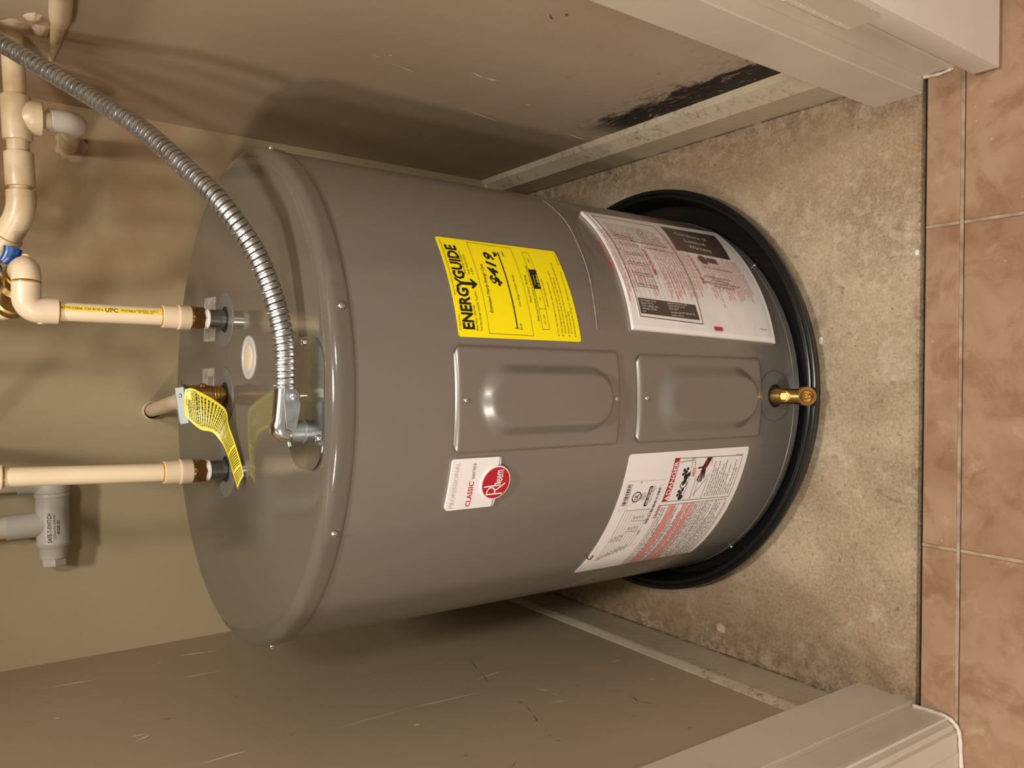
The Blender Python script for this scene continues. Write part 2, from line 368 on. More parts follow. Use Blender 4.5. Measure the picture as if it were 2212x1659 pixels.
for i in range(5):
    a = hz0+i*.0252; obj('hinge_knuckle', MB().lathe([(0, 0), (.0056, 0), (.0063, .0008), (.0063, .0240), (.0056, .0248), (0, .0248)], (hx, hy, a), seg=16), M['trim'], d1)
obj('hinge_pin', MB().lathe([(0, 0), (.0042, .0005), (.0052, .004), (.0052, .0076)], (hx, hy, hz0-.0076), seg=14), M['trim'], d1)
# scratches and scuffs in the wall paint: each has its own place on the wall
def marks(parent, plane, rows, m, name):
    mb = MB()
    for a, b, wd in rows:
        L = math.hypot(b[0]-a[0], b[1]-a[1]); nx, ny = -(b[1]-a[1])/L*wd, (b[0]-a[0])/L*wd; c = ((a[0]+b[0]*2)/3+nx*.5, (a[1]+b[1]*2)/3+ny*.5)
        mb.add([plane(*q) for q in (a, (c[0]-nx, c[1]-ny), b, (c[0]+nx, c[1]+ny))], [(0, 1, 2, 3)])
    o = obj(name, mb, m, parent, smooth=0); o['kind'] = 'stuff'
lp = lambda a, b: (XL+.0006, a, b); rp = lambda a, b: (XR-.0006, a, b)
marks(wall_left, lp, [((1.4608, 1.0245), (1.4535, .9434), .0022), ((1.4852, .7357), (1.4978, .8053), .0028), ((1.378, .760), (1.385, .8244), .002), ((1.48, .8458), (1.4791, .8337), .0015),
    ((1.0519, .4392), (1.0629, .5665), .0016), ((1.0594, .7217), (1.0629, .5665), .0008), ((1.101, .4303), (1.1086, .3675), .0014), ((1.0608, .8832), (1.0637, .8149), .0022), ((1.1747, .9367), (1.1871, .9104), .002),
    ((1.1978, .9421), (1.1926, .9142), .0014), ((1.3253, 1.0171), (1.3191, 1.0081), .002), ((1.0052, .598), (1.0048, .5858), .003), ((1.0146, .3675), (.995, .3571), .0013), ((.9603, .3907), (.949, .3603), .0014),
    ((1.0338, .1898), (1.0337, .162), .001), ((.9434, .1928), (.9305, .1789), .0015), ((.9878, .3586), (.9691, .3566), .0009)], M['scratch'], 'paint_scratches')
marks(wall_left, lp, [((.9883, .4243), (.9805, .42), 0.0010), ((.9805, .42), (.9417, .4312), 0.0003), ((.9417, .4312), (.9093, .4451), 0.0007), ((.8709, .4572), (.8677, .4549), 0.0008), ((.8516, .4577), (.8477, .4542), 0.0010),
    ((.9055, .2612), (.8822, .2704), 0.0008), ((.8822, .2704), (.8644, .2543), 0.0005), ((1.1957, .3822), (1.1325, .4022), 0.0005), ((1.1325, .4022), (1.0808, .4163), 0.0005), ((1.2321, .8895), (1.2283, .8766), 0.0010)], M['scuff'], 'dark_scuffs')
marks(wall_right, rp, [((1.0335, .489), (1.0419, .4605), .0024), ((1.0419, .4605), (1.0371, .4358), .0034), ((1.1798, .422), (1.204, .3132), .0018), ((1.0758, .6024), (1.0884, .556), .0012), ((1.0643, .6483), (1.0669, .6222), .0008),
    ((1.0527, .6218), (1.0501, .6156), .002), ((1.1819, .182), (1.189, .1129), .003), ((1.1001, .3371), (1.0976, .3273), .0022)], M['scratch'], 'paint_scratches')
marks(wall_right, rp, [((.8086, .5139), (.82, .4997), .0016), ((.7984, .4965), (.7966, .4927), .004)], M['scuff'], 'dark_scuffs')

# ------------------------------------------------------------------ heater materials
M['grey'] = mat('grey_enamel', lin(134, 126, 117), .33, .40, spec=.5, coat=.30, bump=(400, .02))
M['lid'] = mat('grey_enamel_lid', lin(98, 90, 79), .12, spec=.5, coat=.15)
M['washer'] = mat('grey_plastic', lin(104, 98, 93), .5)
M['shaded_foam'] = mat('hole_shadow_foam', lin(20, 18, 15), .9)  # near-black colour paints in the shade inside the holes
M['steel'] = mat('zinc_steel', (.46, .46, .43, 1), .26, 1.0, noise=(25, (.38, .38, .35, 1), .4, .65))
M['dullsteel'] = mat('galvanised_nipple', (.36, .37, .36, 1), .26, 1.0, noise=(30, (.25, .26, .25, 1), .4, .65))
M['cast'] = mat('die_cast_zinc', (.42, .44, .43, 1), .42, .8, noise=(60, (.30, .31, .31, 1), .4, .65))
M['chrome'] = mat('bright_plating', (.80, .78, .73, 1), .16, 1.0)
M['screw'] = mat('screw_steel', (.70, .70, .68, 1), .22, 1.0)
M['brass'] = mat('brass', (.62, .40, .14, 1), .26, 1.0, noise=(40, (.46, .28, .09, 1), .35, .7))
M['copper'] = mat('dark_brass_nut', (.42, .23, .10, 1), .28, 1.0, noise=(30, (.28, .15, .07, 1), .4, .6))
M['tape'] = mat('thread_tape', lin(226, 222, 212), .55, bump=(200, .4))
M['cpvc'] = mat('cream_pipe', lin(226, 206, 172), .38, noise=(8, lin(216, 194, 158), .3, .7))
M['cpvc_b'] = mat('cream_fitting', lin(220, 196, 168), .36, noise=(12, lin(208, 184, 152), .3, .7))
M['cement'] = mat('amber_solvent_cement', lin(176, 130, 20), .3)
M['yprint'] = mat('yellow_pipe_stripe', lin(232, 196, 60), .45)
M['ink'] = mat('black_ink', lin(26, 23, 20), .55)
M['pvc'] = mat('white_pipe', lin(206, 196, 182), .42, noise=(10, lin(190, 178, 160), .3, .7))
M['pvc_old'] = mat('painted_pipe', lin(204, 182, 148), .36, noise=(18, lin(176, 148, 108), .42, .70), bump=(50, .25))
M['switch'] = mat('pale_grey_plastic', lin(190, 184, 172), .45, noise=(15, lin(180, 172, 158), .3, .7))
M['yellow'] = mat('yellow_label', lin(248, 226, 10), .38, spec=.4)
M['edge'] = mat('label_edge', lin(240, 232, 170), .4)
M['white'] = mat('white_label', lin(228, 221, 216), .38, spec=.4)
M['paper'] = mat('white_paper', lin(240, 235, 230), .6, noise=(30, lin(232, 225, 220), .3, .7))
M['red'] = mat('red_ink', lin(176, 34, 38), .5)
M['palered'] = mat('pale_red_ink', lin(184, 84, 84), .5)
M['pink'] = mat('salmon_band', lin(226, 158, 146), .5)
M['greyink'] = mat('grey_ink', lin(124, 116, 110), .55)
M['darkbox'] = mat('brown_black_print', lin(70, 60, 54), .5)
M['silver'] = mat('silver_foil', lin(196, 192, 192), .3, .2)
M['logored'] = mat('crimson_badge', lin(176, 22, 40), .3, coat=.3)
M['black'] = mat('black_pan_plastic', lin(20, 21, 20), .24, spec=.5, bump=(30, .06))
M['cap'] = mat('translucent_white_plastic', lin(182, 178, 172), .38)
M['capin'] = mat('yellowed_foam', lin(206, 186, 160), .5)
M['blue'] = mat('blue_vinyl', lin(10, 66, 128), .3)
M['sticker'] = mat('clear_sticker', lin(150, 140, 128), .35, noise=(120, lin(176, 168, 156), .45, .6))
M['tagy'] = mat('yellow_foil_tag', lin(214, 196, 48), .34, spec=.5)
f = D.materials.new('clear_pouch_film'); f.use_nodes = True; nt = f.node_tree; nt.nodes.clear()
o_ = nt.nodes.new('ShaderNodeOutputMaterial'); mx = nt.nodes.new('ShaderNodeMixShader'); tr = nt.nodes.new('ShaderNodeBsdfTransparent'); gl = nt.nodes.new('ShaderNodeBsdfGlossy')
fr = nt.nodes.new('ShaderNodeLayerWeight'); fr.inputs['Blend'].default_value = .35; gl.inputs['Roughness'].default_value = .20; tr.inputs[0].default_value = (.99, .985, .985, 1)
fm = nt.nodes.new('ShaderNodeMapRange'); fm.inputs[1].default_value = .15; fm.inputs[2].default_value = 1.0; fm.inputs[3].default_value = .022; fm.inputs[4].default_value = .26
ns = nt.nodes.new('ShaderNodeTexNoise'); tcn = nt.nodes.new('ShaderNodeTexCoord'); ns.inputs['Scale'].default_value = 45; bp = nt.nodes.new('ShaderNodeBump'); bp.inputs['Strength'].default_value = .35; bp.inputs['Distance'].default_value = .004
nt.links.new(tcn.outputs['Object'], ns.inputs['Vector']); nt.links.new(ns.outputs['Fac'], bp.inputs['Height'])
nt.links.new(bp.outputs[0], gl.inputs['Normal']); nt.links.new(fr.outputs['Facing'], fm.inputs[0])
nt.links.new(fm.outputs[0], mx.inputs[0]); nt.links.new(tr.outputs[0], mx.inputs[1]); nt.links.new(gl.outputs[0], mx.inputs[2]); nt.links.new(mx.outputs[0], o_.inputs[0])
M['film'] = f

# ------------------------------------------------------------------ drain pan
HX, HY, R = -.0276, 1.120, .3365
PX, PY = -.0185, 1.111
pan = MB().lathe([(0, .0015), (.350, .0015), (.356, .004), (.3645, .040), (.367, .0432), (.3705, .0430), (.3725, .0418), (.3750, .0445), (.3790, .0458), (.3822, .0440), (.3828, .0400), (.3818, .0365),
                  (.3785, .0352), (.3730, .0345), (.3665, .006), (.362, .0005), (0, .0002)], (PX, PY, 0), seg=128)
tag(obj('drain_pan', pan, M['black'], smooth=50), 'black plastic drain pan on the concrete floor under the grey water heater', 'drain pan')

# ------------------------------------------------------------------ water heater
wh = thing('water_heater', 'squat grey enamelled electric water heater standing in the black pan', 'water heater', (HX, HY, .0018))
def wrap(s, z, r=R): a = s/R; return (HX+r*math.sin(a), HY-r*math.cos(a), z)
jacket = obj('jacket', MB().lathe([(0, .004), (.334, .004), (R+.0005, .006), (R+.0005, .020), (R, .0205), (R, .7915), (.334, .7920), (0, .7920)], (HX, HY, 0), seg=160), M['grey'], wh)
LT = .8205
lidp = [(0, LT-.0006), (.28, LT-.0004), (.312, LT), (.322, LT)]+[(.322+.0160*math.sin(t*PI/16), LT-.0140*(1-math.cos(t*PI/16))) for t in range(1, 9)]+[(R+.0017, .7965), (R+.0017, .7926), (R+.0013, .7921), (R-.001, .7921)]
lid = obj('lid', MB().lathe(lidp, (HX, HY, 0), seg=160), M['lid'], wh, smooth=40)
def screw_mb(p, n, r=.0042):
    n = Vector(n).normalized(); m = MB().lathe([(r*1.0, 0), (r*1.02, r*.25), (r*.85, r*.55), (r*.45, r*.72), (0, r*.75)], p, n, 14)
    u, v, a = frame(n); b = Vector(p)+a*r*.66
    for d, e in ((u, v), (v, u)):
        q = [b+d*r*.6+e*r*.14, b-d*r*.6+e*r*.14, b-d*r*.6-e*r*.14, b+d*r*.6-e*r*.14]
        m.add(q+[k+a*r*.18 for k in q], [(4, 5, 6, 7), (0, 1, 5, 4), (1, 2, 6, 5), (2, 3, 7, 6), (3, 0, 4, 7)])
    return m
def screw(p, n, parent, r=.0042): return obj('screw', screw_mb(p, n, r), M['screw'], parent, smooth=50)
for a in (18.0, -25.0, 73.8, -71.0, 160, -150):
    t = math.radians(a); screw((HX+(R+.0018)*math.sin(t), HY-(R+.0018)*math.cos(t), .8025), (math.sin(t), -math.cos(t), .05), lid)
for a in (42.0, -52.0):
    t = math.radians(a); screw((HX+(R+.0014)*math.sin(t), HY-(R+.0014)*math.cos(t), .014), (math.sin(t), -math.cos(t), 0), jacket, .0038)
# access panels: rounded covers with a raised stadium
def smooth(t): t = max(0, min(1, t)); return t*t*(3-2*t)
def panel(sc, w0, w1, z0, z1, so, z0o, z1o, wo, wi, z0i, z1i):
    """half width w0 (bottom) to w1 (top); outer and inner outline of the raised stadium"""
    def stad(s, z, hw, a, b):
        r = hw; za, zb = a+r, b-r; dz = za-z if z < za else (z-zb if z > zb else 0)
        return hw-math.hypot(s, dz)
    def h(s, z):
        do = stad(s-so, z, wo, z0o, z1o); di = stad(s-so, z, wi, z0i, z1i)
        k = 1.0 if di >= 0 else (0.0 if do <= 0 else smooth(do/(do-di)))
        return .0045+.0105*k
    nu, nv = 72, 96
    def fn(u, v):
        z = z0+(z1-z0)*v; hw = w0+(w1-w0)*v; rc = .012
        dz = min(z-z0, z1-z); cut = 0 if dz >= rc else rc-math.sqrt(max(0, rc*rc-(rc-dz)**2))
        s = sc+(hw-cut)*(2*u-1); ed = min(dz, (hw-abs(s-sc)))
        rim = 1 if ed > .006 else math.sqrt(max(0, 1-(1-ed/.006)**2))
        return wrap(s, z, R+.0006+h(s, z)*rim*.999)
    return MB().grid(fn, nu, nv)
p1 = obj('access_panel', panel(.0028, .0630, .0640, .4090, .6680, .0018, .428, .6395, .0445, .0280, .434, .6190), M['grey'], wh, smooth=60)
p2 = obj('access_panel', panel(.0012, .0620, .0615, .1060, .3755, .0006, .127, .3440, .0500, .0265, .132, .3165), M['grey'], wh, smooth=60)
for z, p in ((.6555, p1), (.4180, p1), (.3615, p2), (.1178, p2)): screw(wrap(.0022, z, R+.0045), (math.sin(.0065), -math.cos(.0065), 0), p, .0034)
# lid fittings
def escutcheon(x, y, parent, ro=.040, ri=.0190):
    return obj('escutcheon', MB().lathe([(ri, 0), (ro-.001, 0), (ro, .0004), (ro-.0006, .0012), (ri+.001, .0014), (ri, .001)], (x, y, LT-.0008), seg=56), M['washer'], parent)
HOT, REL, COLD = (.0815, 1.1650), (-.0270, 1.1630), (-.1320, 1.1560)
for q in (HOT, REL, COLD):
    e = escutcheon(q[0], q[1], wh)
    obj('shaded_hole_foam', MB().lathe([(0, 0), (.0189, 0), (.0189, .0006), (0, .0006)], (q[0], q[1], LT-.0010), seg=32), M['shaded_foam'], e)
capx = obj('anode_cap', MB().lathe([(0, .0006), (.021, .0006), (.022, .0018), (.026, .0022), (.0285, .0014), (.0290, 0)], (.0253, 1.0552, LT-.0004), seg=48), M['cap'], wh)
obj('cap_centre', MB().lathe([(0, .0026), (.010, .0024), (.0165, .0016), (.0178, .0006)], (.0253, 1.0552, LT-.0002), seg=40), M['capin'], capx)
def sheet(pts, z, th=.0005):
    return MB().prism(pts, z, z+th)
rr = random.Random(3)
lidplane = lambda x, y: (x, y, LT+.0006)
s1 = obj('lid_sticker', sheet([(.1180, 1.2141), (.1197, 1.2727), (.0535, 1.2767), (.0522, 1.2177)], LT-.0005, .0008), M['sticker'], wh, smooth=0)
m = MB()
for i in range(7): put_small(m, lidplane, (.058, 1.2225+.0072*i), (.112, 1.2205+.0072*i), .0030, rr)
obj('printing', m, M['greyink'], s1, smooth=0, clean=False)
s2 = obj('lid_sticker', sheet([(.0123, 1.2190), (.0115, 1.2812), (-.0545, 1.2812), (-.0540, 1.2190)], LT-.0005, .0008), M['sticker'], wh, smooth=0)
m = MB(); put_rect(m, lidplane, (-.030, 1.225), (.000, 1.250))
for i in range(3): put_small(m, lidplane, (-.045, 1.2545+.007*i), (.004, 1.2545+.007*i), .003, rr)
obj('printing', m, M['greyink'], s2, smooth=0, clean=False)
# wiring cover plate on the lid and the second plate with stamped lettering lapped over it
def rrect(x0, x1, y0, y1, r, n=8):
    out = []
    for cx, cy_, a in ((x1-r, y1-r, 0), (x0+r, y1-r, 90), (x0+r, y0+r, 180), (x1-r, y0+r, 270)):
        out += [(cx+r*math.cos(math.radians(a+90*k/n)), cy_+r*math.sin(math.radians(a+90*k/n))) for k in range(n+1)]
    return out
cov = obj('wiring_cover', MB().prism(rrect(-.1035, .0450, .7975, .9000, .036), LT-.0004, LT+.0014), M['steel'], wh, smooth=0)
half = [(x, y) for x, y in rrect(-.1020, .0450, .7990, .8985, .0355) if x < -.030]
obj('warning_plate', MB().prism(sorted(half+[(-.0302, .8985), (-.0256, .7990)], key=lambda p: math.atan2(p[1]-.848, p[0]+.06)), LT+.0015, LT+.0026), M['dullsteel'], cov, smooth=0)
m = MB(); pl = lambda x, y: (x, y, LT+.0030)
for i in range(8): put_small(m, pl, (-.089+.003*abs(i-3), .8040+.0036*i), (-.032, .8015+.0036*i), .0022, rr)
st = obj('stamped_lettering', m, M['screw'], cov, smooth=0, clean=False)
m = MB(); pl2 = lambda x, y: (x, y, LT+.0018)
for i in range(5): put_small(m, pl2, (-.012, .8150+.0050*i), (.030, .8150+.0050*i), .0024, rr, .7 if i % 2 else 1)
obj('stamped_lettering', m, M['screw'], cov, smooth=0, clean=False)
screw((.0390, .8550, LT+.0014), (0, 0, 1), cov, .0042); screw((-.0655, .8090, LT+.0026), (0, 0, 1), cov, .0042)
# nipples with thread tape
for q, tw in ((HOT, 0), (COLD, 1)):
    nip = obj('nipple', MB().lathe([(0, .790), (.0133, .790), (.0133, .846), (.0125, .851), (0, .851)], (q[0], q[1], 0), seg=36), M['dullsteel'], wh)
    tp = [(.0134, .8435)]
    for k in range(4): tp += [(.0141+.0005*(k % 2), .8440+.0017*k), (.0137, .8448+.0017*k)]
    obj('thread_tape', MB().lathe(tp+[(.0134, .850)], (q[0], q[1], 0), seg=28), M['tape'], nip)
# drain valve at the foot
dv = obj('drain_valve', MB().lathe([(0, -.030), (.0128, -.030), (.0128, .018), (.0118, .020), (.0118, .046), (.0108, .048)], wrap(.0035, .0730, R), (0, -1, -.10), 28), M['brass'], wh)
obj('escutcheon', MB().grid(lambda u, v: wrap(.0035+(.0185+.0210*v)*math.sin(2*PI*u), .0715+(.0185+.0210*v)*math.cos(2*PI*u), R+.0016), 56, 2, True), M['washer'], wh)
obj('shaded_hole_foam', MB().grid(lambda u, v: wrap(.0035+(.0001+.0186*v)*math.sin(2*PI*u), .0715+(.0001+.0186*v)*math.cos(2*PI*u), R+.0009), 40, 1, True), M['shaded_foam'], wh)
c0 = Vector((-.0240, HY-R-.040, .0695))
a_ = Vector((0, -.62, .52)).normalized()
oc = Vector((-.0235, HY-R-.052, .0650)); tp = [(.0105, -.022), (.0115, -.010)]
for k in range(5): tp += [(.0148, -.009+.0026*k), (.0138, -.0077+.0026*k)]
obj('hose_outlet', MB().lathe(tp+[(.0150, .0050), (.0142, .0062), (.0100, .0060), (.0086, .002), (.0060, .000), (.0055, -.002), (.0032, -.002), (.0030, -.006), (0, -.006)], oc, a_, 30), M['brass'], dv)
obj('valve_stem', MB().lathe([(.0075, -.004), (.0078, .010), (.0060, .0105), (.0058, .0125), (0, .0125)], (-.0240, HY-R-.026, .0790), (0, -.35, 1), 6), M['brass'], dv, smooth=0)
obj('stem_collar', MB().lathe([(.0088, -.003), (.0088, .0075), (.0070, .0080)], (-.0240, HY-R-.026, .0790), (0, -.35, 1), 24), M['brass'], dv)
# ------------------------------------------------------------------ labels on the jacket
def label(name, s0, s1, z0, z1, rc, m, r0=R+.0004, th=.0005, n=24, corners=(1, 1, 1, 1)):
    """paper patch wrapped on the jacket, corners rounded (order: bottom left, bottom right, top right, top left)"""
    ss = sorted(set([s0+(s1-s0)*i/n for i in range(n+1)]+[s0+rc*q for q in (.1, .3, .6, 1)]+[s1-rc*q for q in (.1, .3, .6, 1)])) if rc else [s0+(s1-s0)*i/n for i in range(n+1)]
    lo, hi = [], []
    for s in ss:
        d = min(s-s0, s1-s); left = s-s0 < s1-s; k = rc-math.sqrt(max(0, rc*rc-(rc-d)**2)) if rc and d < rc else 0
        lo.append(z0+k*corners[0 if left else 1]); hi.append(z1-k*corners[3 if left else 2])
    out = [(s, z) for s, z in zip(ss, lo)]+[(s, z) for s, z in reversed(list(zip(ss, hi)))]
    N = len(out); k = len(ss); mb = MB()
    vs = [wrap(s, z, r0+th) for s, z in out]+[wrap(s, z, r0) for s, z in out]
    fs = [(i, i+1, N-2-i, N-1-i) for i in range(k-1)]+[(i, (i+1) % N, N+(i+1) % N, N+i) for i in range(N)]
    mb.add(vs, fs); return obj(name, mb, m, wh, smooth=30)
P1 = lambda s, z: wrap(s, z, R+.0013)
P2 = lambda s, z: wrap(s, z, R+.0016)
def printing(fn, m, parent, name='printing'):
    mb = MB(); fn(mb); o = obj(name, mb, m, parent, smooth=0, clean=False); o['kind'] = 'stuff'; return o   # ink only: letters too small to pick apart
rnd = random.Random(11)

# yellow energy label
en = label('energy_label', .0768, .2160, .4700, .6582, .0035, M['yellow'])
def f(mb):
    T = lambda *a, **k: put_text(mb, P1, *a, **k)
    T('U.S. Government', (.0845, .6540), (.1040, .6536), .0022)
    T('Federal law prohibits removal of this label before consumer purchase', (.1290, .6537), (.2110, .6530), .0020, shear=.2)
    T('ENERG', (.0862, .6352), (.1400, .6348), .0152, bold=.035)
    T('GUIDE', (.1520, .6347), (.2035, .6343), .0150, bold=.035)
    put_poly(mb, P1, [(.1385, .6500), (.1425, .6500), (.1465, .6440), (.1510, .6500), (.1545, .6500), (.1487, .6420), (.1487, .6300), (.1443, .6300), (.1443, .6420)])
    put_poly(mb, P1, [(.1443, .6310), (.1487, .6310), (.1487, .6230), (.1443, .6230)])
    put_poly(mb, P1, [(.1408, .6288), (.1468, .6240), (.1528, .6288), (.1538, .6262), (.1468, .6182), (.1398, .6262)])
    T('Water Heater - ELECTRIC', (.0845, .6297), (.1180, .6294), .0030)
    T('Tank Size (Storage Capacity): 43 gallons', (.0845, .6237), (.1362, .6233), .0030)
    T('Rheem Sales Company, Inc.', (.1605, .6312), (.1960, .6302), .0027)
    T('Model  PROE47 S2 RH95', (.1605, .6256), (.1900, .6250), .0027)
    T('0 18078', (.1605, .6200), (.1700, .6202), .0024)
    put_frame(mb, P1, [(.0823, .6145), (.2122, .6140), (.2108, .5466), (.0819, .5480)], .0005)
    T('Estimated Yearly Energy Cost', (.1088, .6042), (.1780, .6022), .0043, shear=.25, bold=.008)
    T('$419', (.1468, .5832), (.1980, .5808), .0136, bold=.03, shear=.25)
    put_line(mb, P1, (.0905, .5714), (.2000, .5710), .0018)
    for s in (.0905, .2000): put_line(mb, P1, (s, .5762), (s, .5672), .0006)
    for s in (.119, .148, .176): put_line(mb, P1, (s, .5728), (s, .5696), .0004)
    put_poly(mb, P1, [(.1965, .5722), (.1917, .5790), (.2013, .5790)])
    T('$120', (.0888, .5638), (.0975, .5638), .0030); T('$423', (.1950, .5620), (.2035, .5622), .0030)
    T('Cost Range of Similar Models', (.1205, .5593), (.1662, .5588), .0032, shear=.2)
    T('First Hour Rating', (.1275, .5400), (.1676, .5388), .0038)
    T('(How much hot water you get in the first hour of use)', (.1018, .5342), (.1822, .5318), .0034, shear=.1)
    put_frame(mb, P1, [(.0910, .5318), (.2058, .5302), (.2062, .5192), (.0915, .5206)], .0005)
    put_poly(mb, P1, [(.1475, .5314), (.1600, .5312), (.1600, .5190), (.1482, .5192)]); put_poly(mb, P1, [(.1600, .5312), (.1776, .5308), (.1782, .5182), (.1600, .5190)])
    put_line(mb, P1, (.1190, .5310), (.1195, .5202), .0005)
    T('very small', (.0970, .5252), (.1112, .5250), .0022); T('low', (.1314, .5250), (.1364, .5250), .0022); T('high', (.1885, .5236), (.1960, .5236), .0022)
    T('Estimated Yearly Electricity Use', (.1225, .5147), (.1642, .5134), .0026)
    T('Your cost will depend on your utility rates and use', (.0870, .5062), (.1600, .5046), .0024)
    T('Cost range based only on models fueled by electricity with a', (.0870, .4994), (.1790, .4965), .0024)
    T('medium first hour rating (51 to less than 75 gallons)', (.0875, .4942), (.1680, .4920), .0024)
    T('Estimated energy cost is based on a national average electricity cost', (.0870, .4886), (.1935, .4860), .0024)
    T('of 12 cents per kWh', (.0875, .4836), (.1180, .4828), .0024)
    T('Estimated yearly energy use: 3493 kWh', (.0870, .4780), (.1500, .4768), .0024); T('www.ftc.gov/energy', (.1500, .4768), (.1800, .4756), .0018)
    for z in (.5069, .5001, .4893, .4787): put_disc(mb, P1, (.0842, z), .0009, 10)
    put_small(mb, P1, (.1905, .4738), (.2092, .4728), .0018, rnd)
printing(f, M['ink'], en)
def f(mb):
    put_text(mb, P2, 'medium', (.1540, .5262), (.1690, .5254), .0022); put_text(mb, P2, '61 Gallons', (.1515, .5210), (.1700, .5200), .0026, bold=.02)
printing(f, M['yellow'], en)

# maker's badge: white plate, grey base bevel, red roundel
bd = label('maker_badge', -.1316, -.0668, .6020, .6678, .0045, M['white'], th=.0030, corners=(0, 0, 1, 1), n=16)
B1 = lambda s, z: wrap(s, z, R+.0040); B2 = lambda s, z: wrap(s, z, R+.0062); B3 = lambda s, z: wrap(s, z, R+.0066)
def solid(to_lo, to_hi, pts): 
    n = len(pts); return MB().add([to_hi(*p) for p in pts]+[to_lo(*p) for p in pts], [tuple(range(n))]+[(i, (i+1) % n, n+(i+1) % n, n+i) for i in range(n)])
obj('badge_foot', solid(lambda s, z: wrap(s, z, R+.0003), lambda s, z: wrap(s, z, R+.0026), [(-.1316, .6020), (-.1316, .5982), (-.1120, .5962), (-.0990, .5958), (-.0860, .5966), (-.0668, .5992), (-.0668, .6020)]), M['silver'], bd, smooth=0)
printing(lambda mb: [put_text(mb, B1, 'PROFESSIONAL', (-.1285, .6580), (-.0700, .6580), .0056)], mat('pale_grey_ink', lin(192, 184, 178), .35), bd)
def f(mb):
    put_text(mb, B1, 'CLASSIC', (-.1280, .6340), (-.0958, .6346), .0066, bold=.012)
printing(f, M['red'], bd)
def f(mb):
    put_text(mb, B1, 'series', (-.0922, .6346), (-.0726, .6350), .0058); put_text(mb, B1, 'TM', (-.0955, .6400), (-.0935, .6400), .0012)
printing(f, M['greyink'], bd)
RC = (-.0990, .6032)
def disc_solid(r, rx, lo, hi): return solid(lambda s, z: wrap(s, z, R+lo), lambda s, z: wrap(s, z, R+hi), [(RC[0]+rx*math.cos(2*PI*i/40), RC[1]+r*math.sin(2*PI*i/40)) for i in range(40)])
ro = obj('roundel', disc_solid(.0212, .0217, .0006, .0052), M['white'], bd, smooth=0)
obj('roundel_face', disc_solid(.0195, .0200, .0052, .0058), M['logored'], bd, smooth=0)
def f(mb):   # drawn pen strokes: tall R, small letters on its leg
    st = lambda pts, wd=.0018: [put_line(mb, B2, a, b, wd) for a, b in zip(pts, pts[1:])]
    st([(-.1128, .5918), (-.1130, .6150)]); st([(-.1136, .6150), (-.1075, .6143), (-.1045, .6118), (-.1042, .6085), (-.1058, .6050), (-.1095, .6030), (-.1125, .6030)])
    st([(-.1085, .6030), (-.0995, .5898)])
    st([(-.1030, .6205), (-.1016, .5962)]); st([(-.1022, .6030), (-.1008, .6052), (-.0994, .6050), (-.0988, .6030), (-.0986, .5960)])
    put_text(mb, B2, 'eem', (-.0972, .5950), (-.0822, .5950), .0128, bold=.012)
printing(f, M['white'], bd)

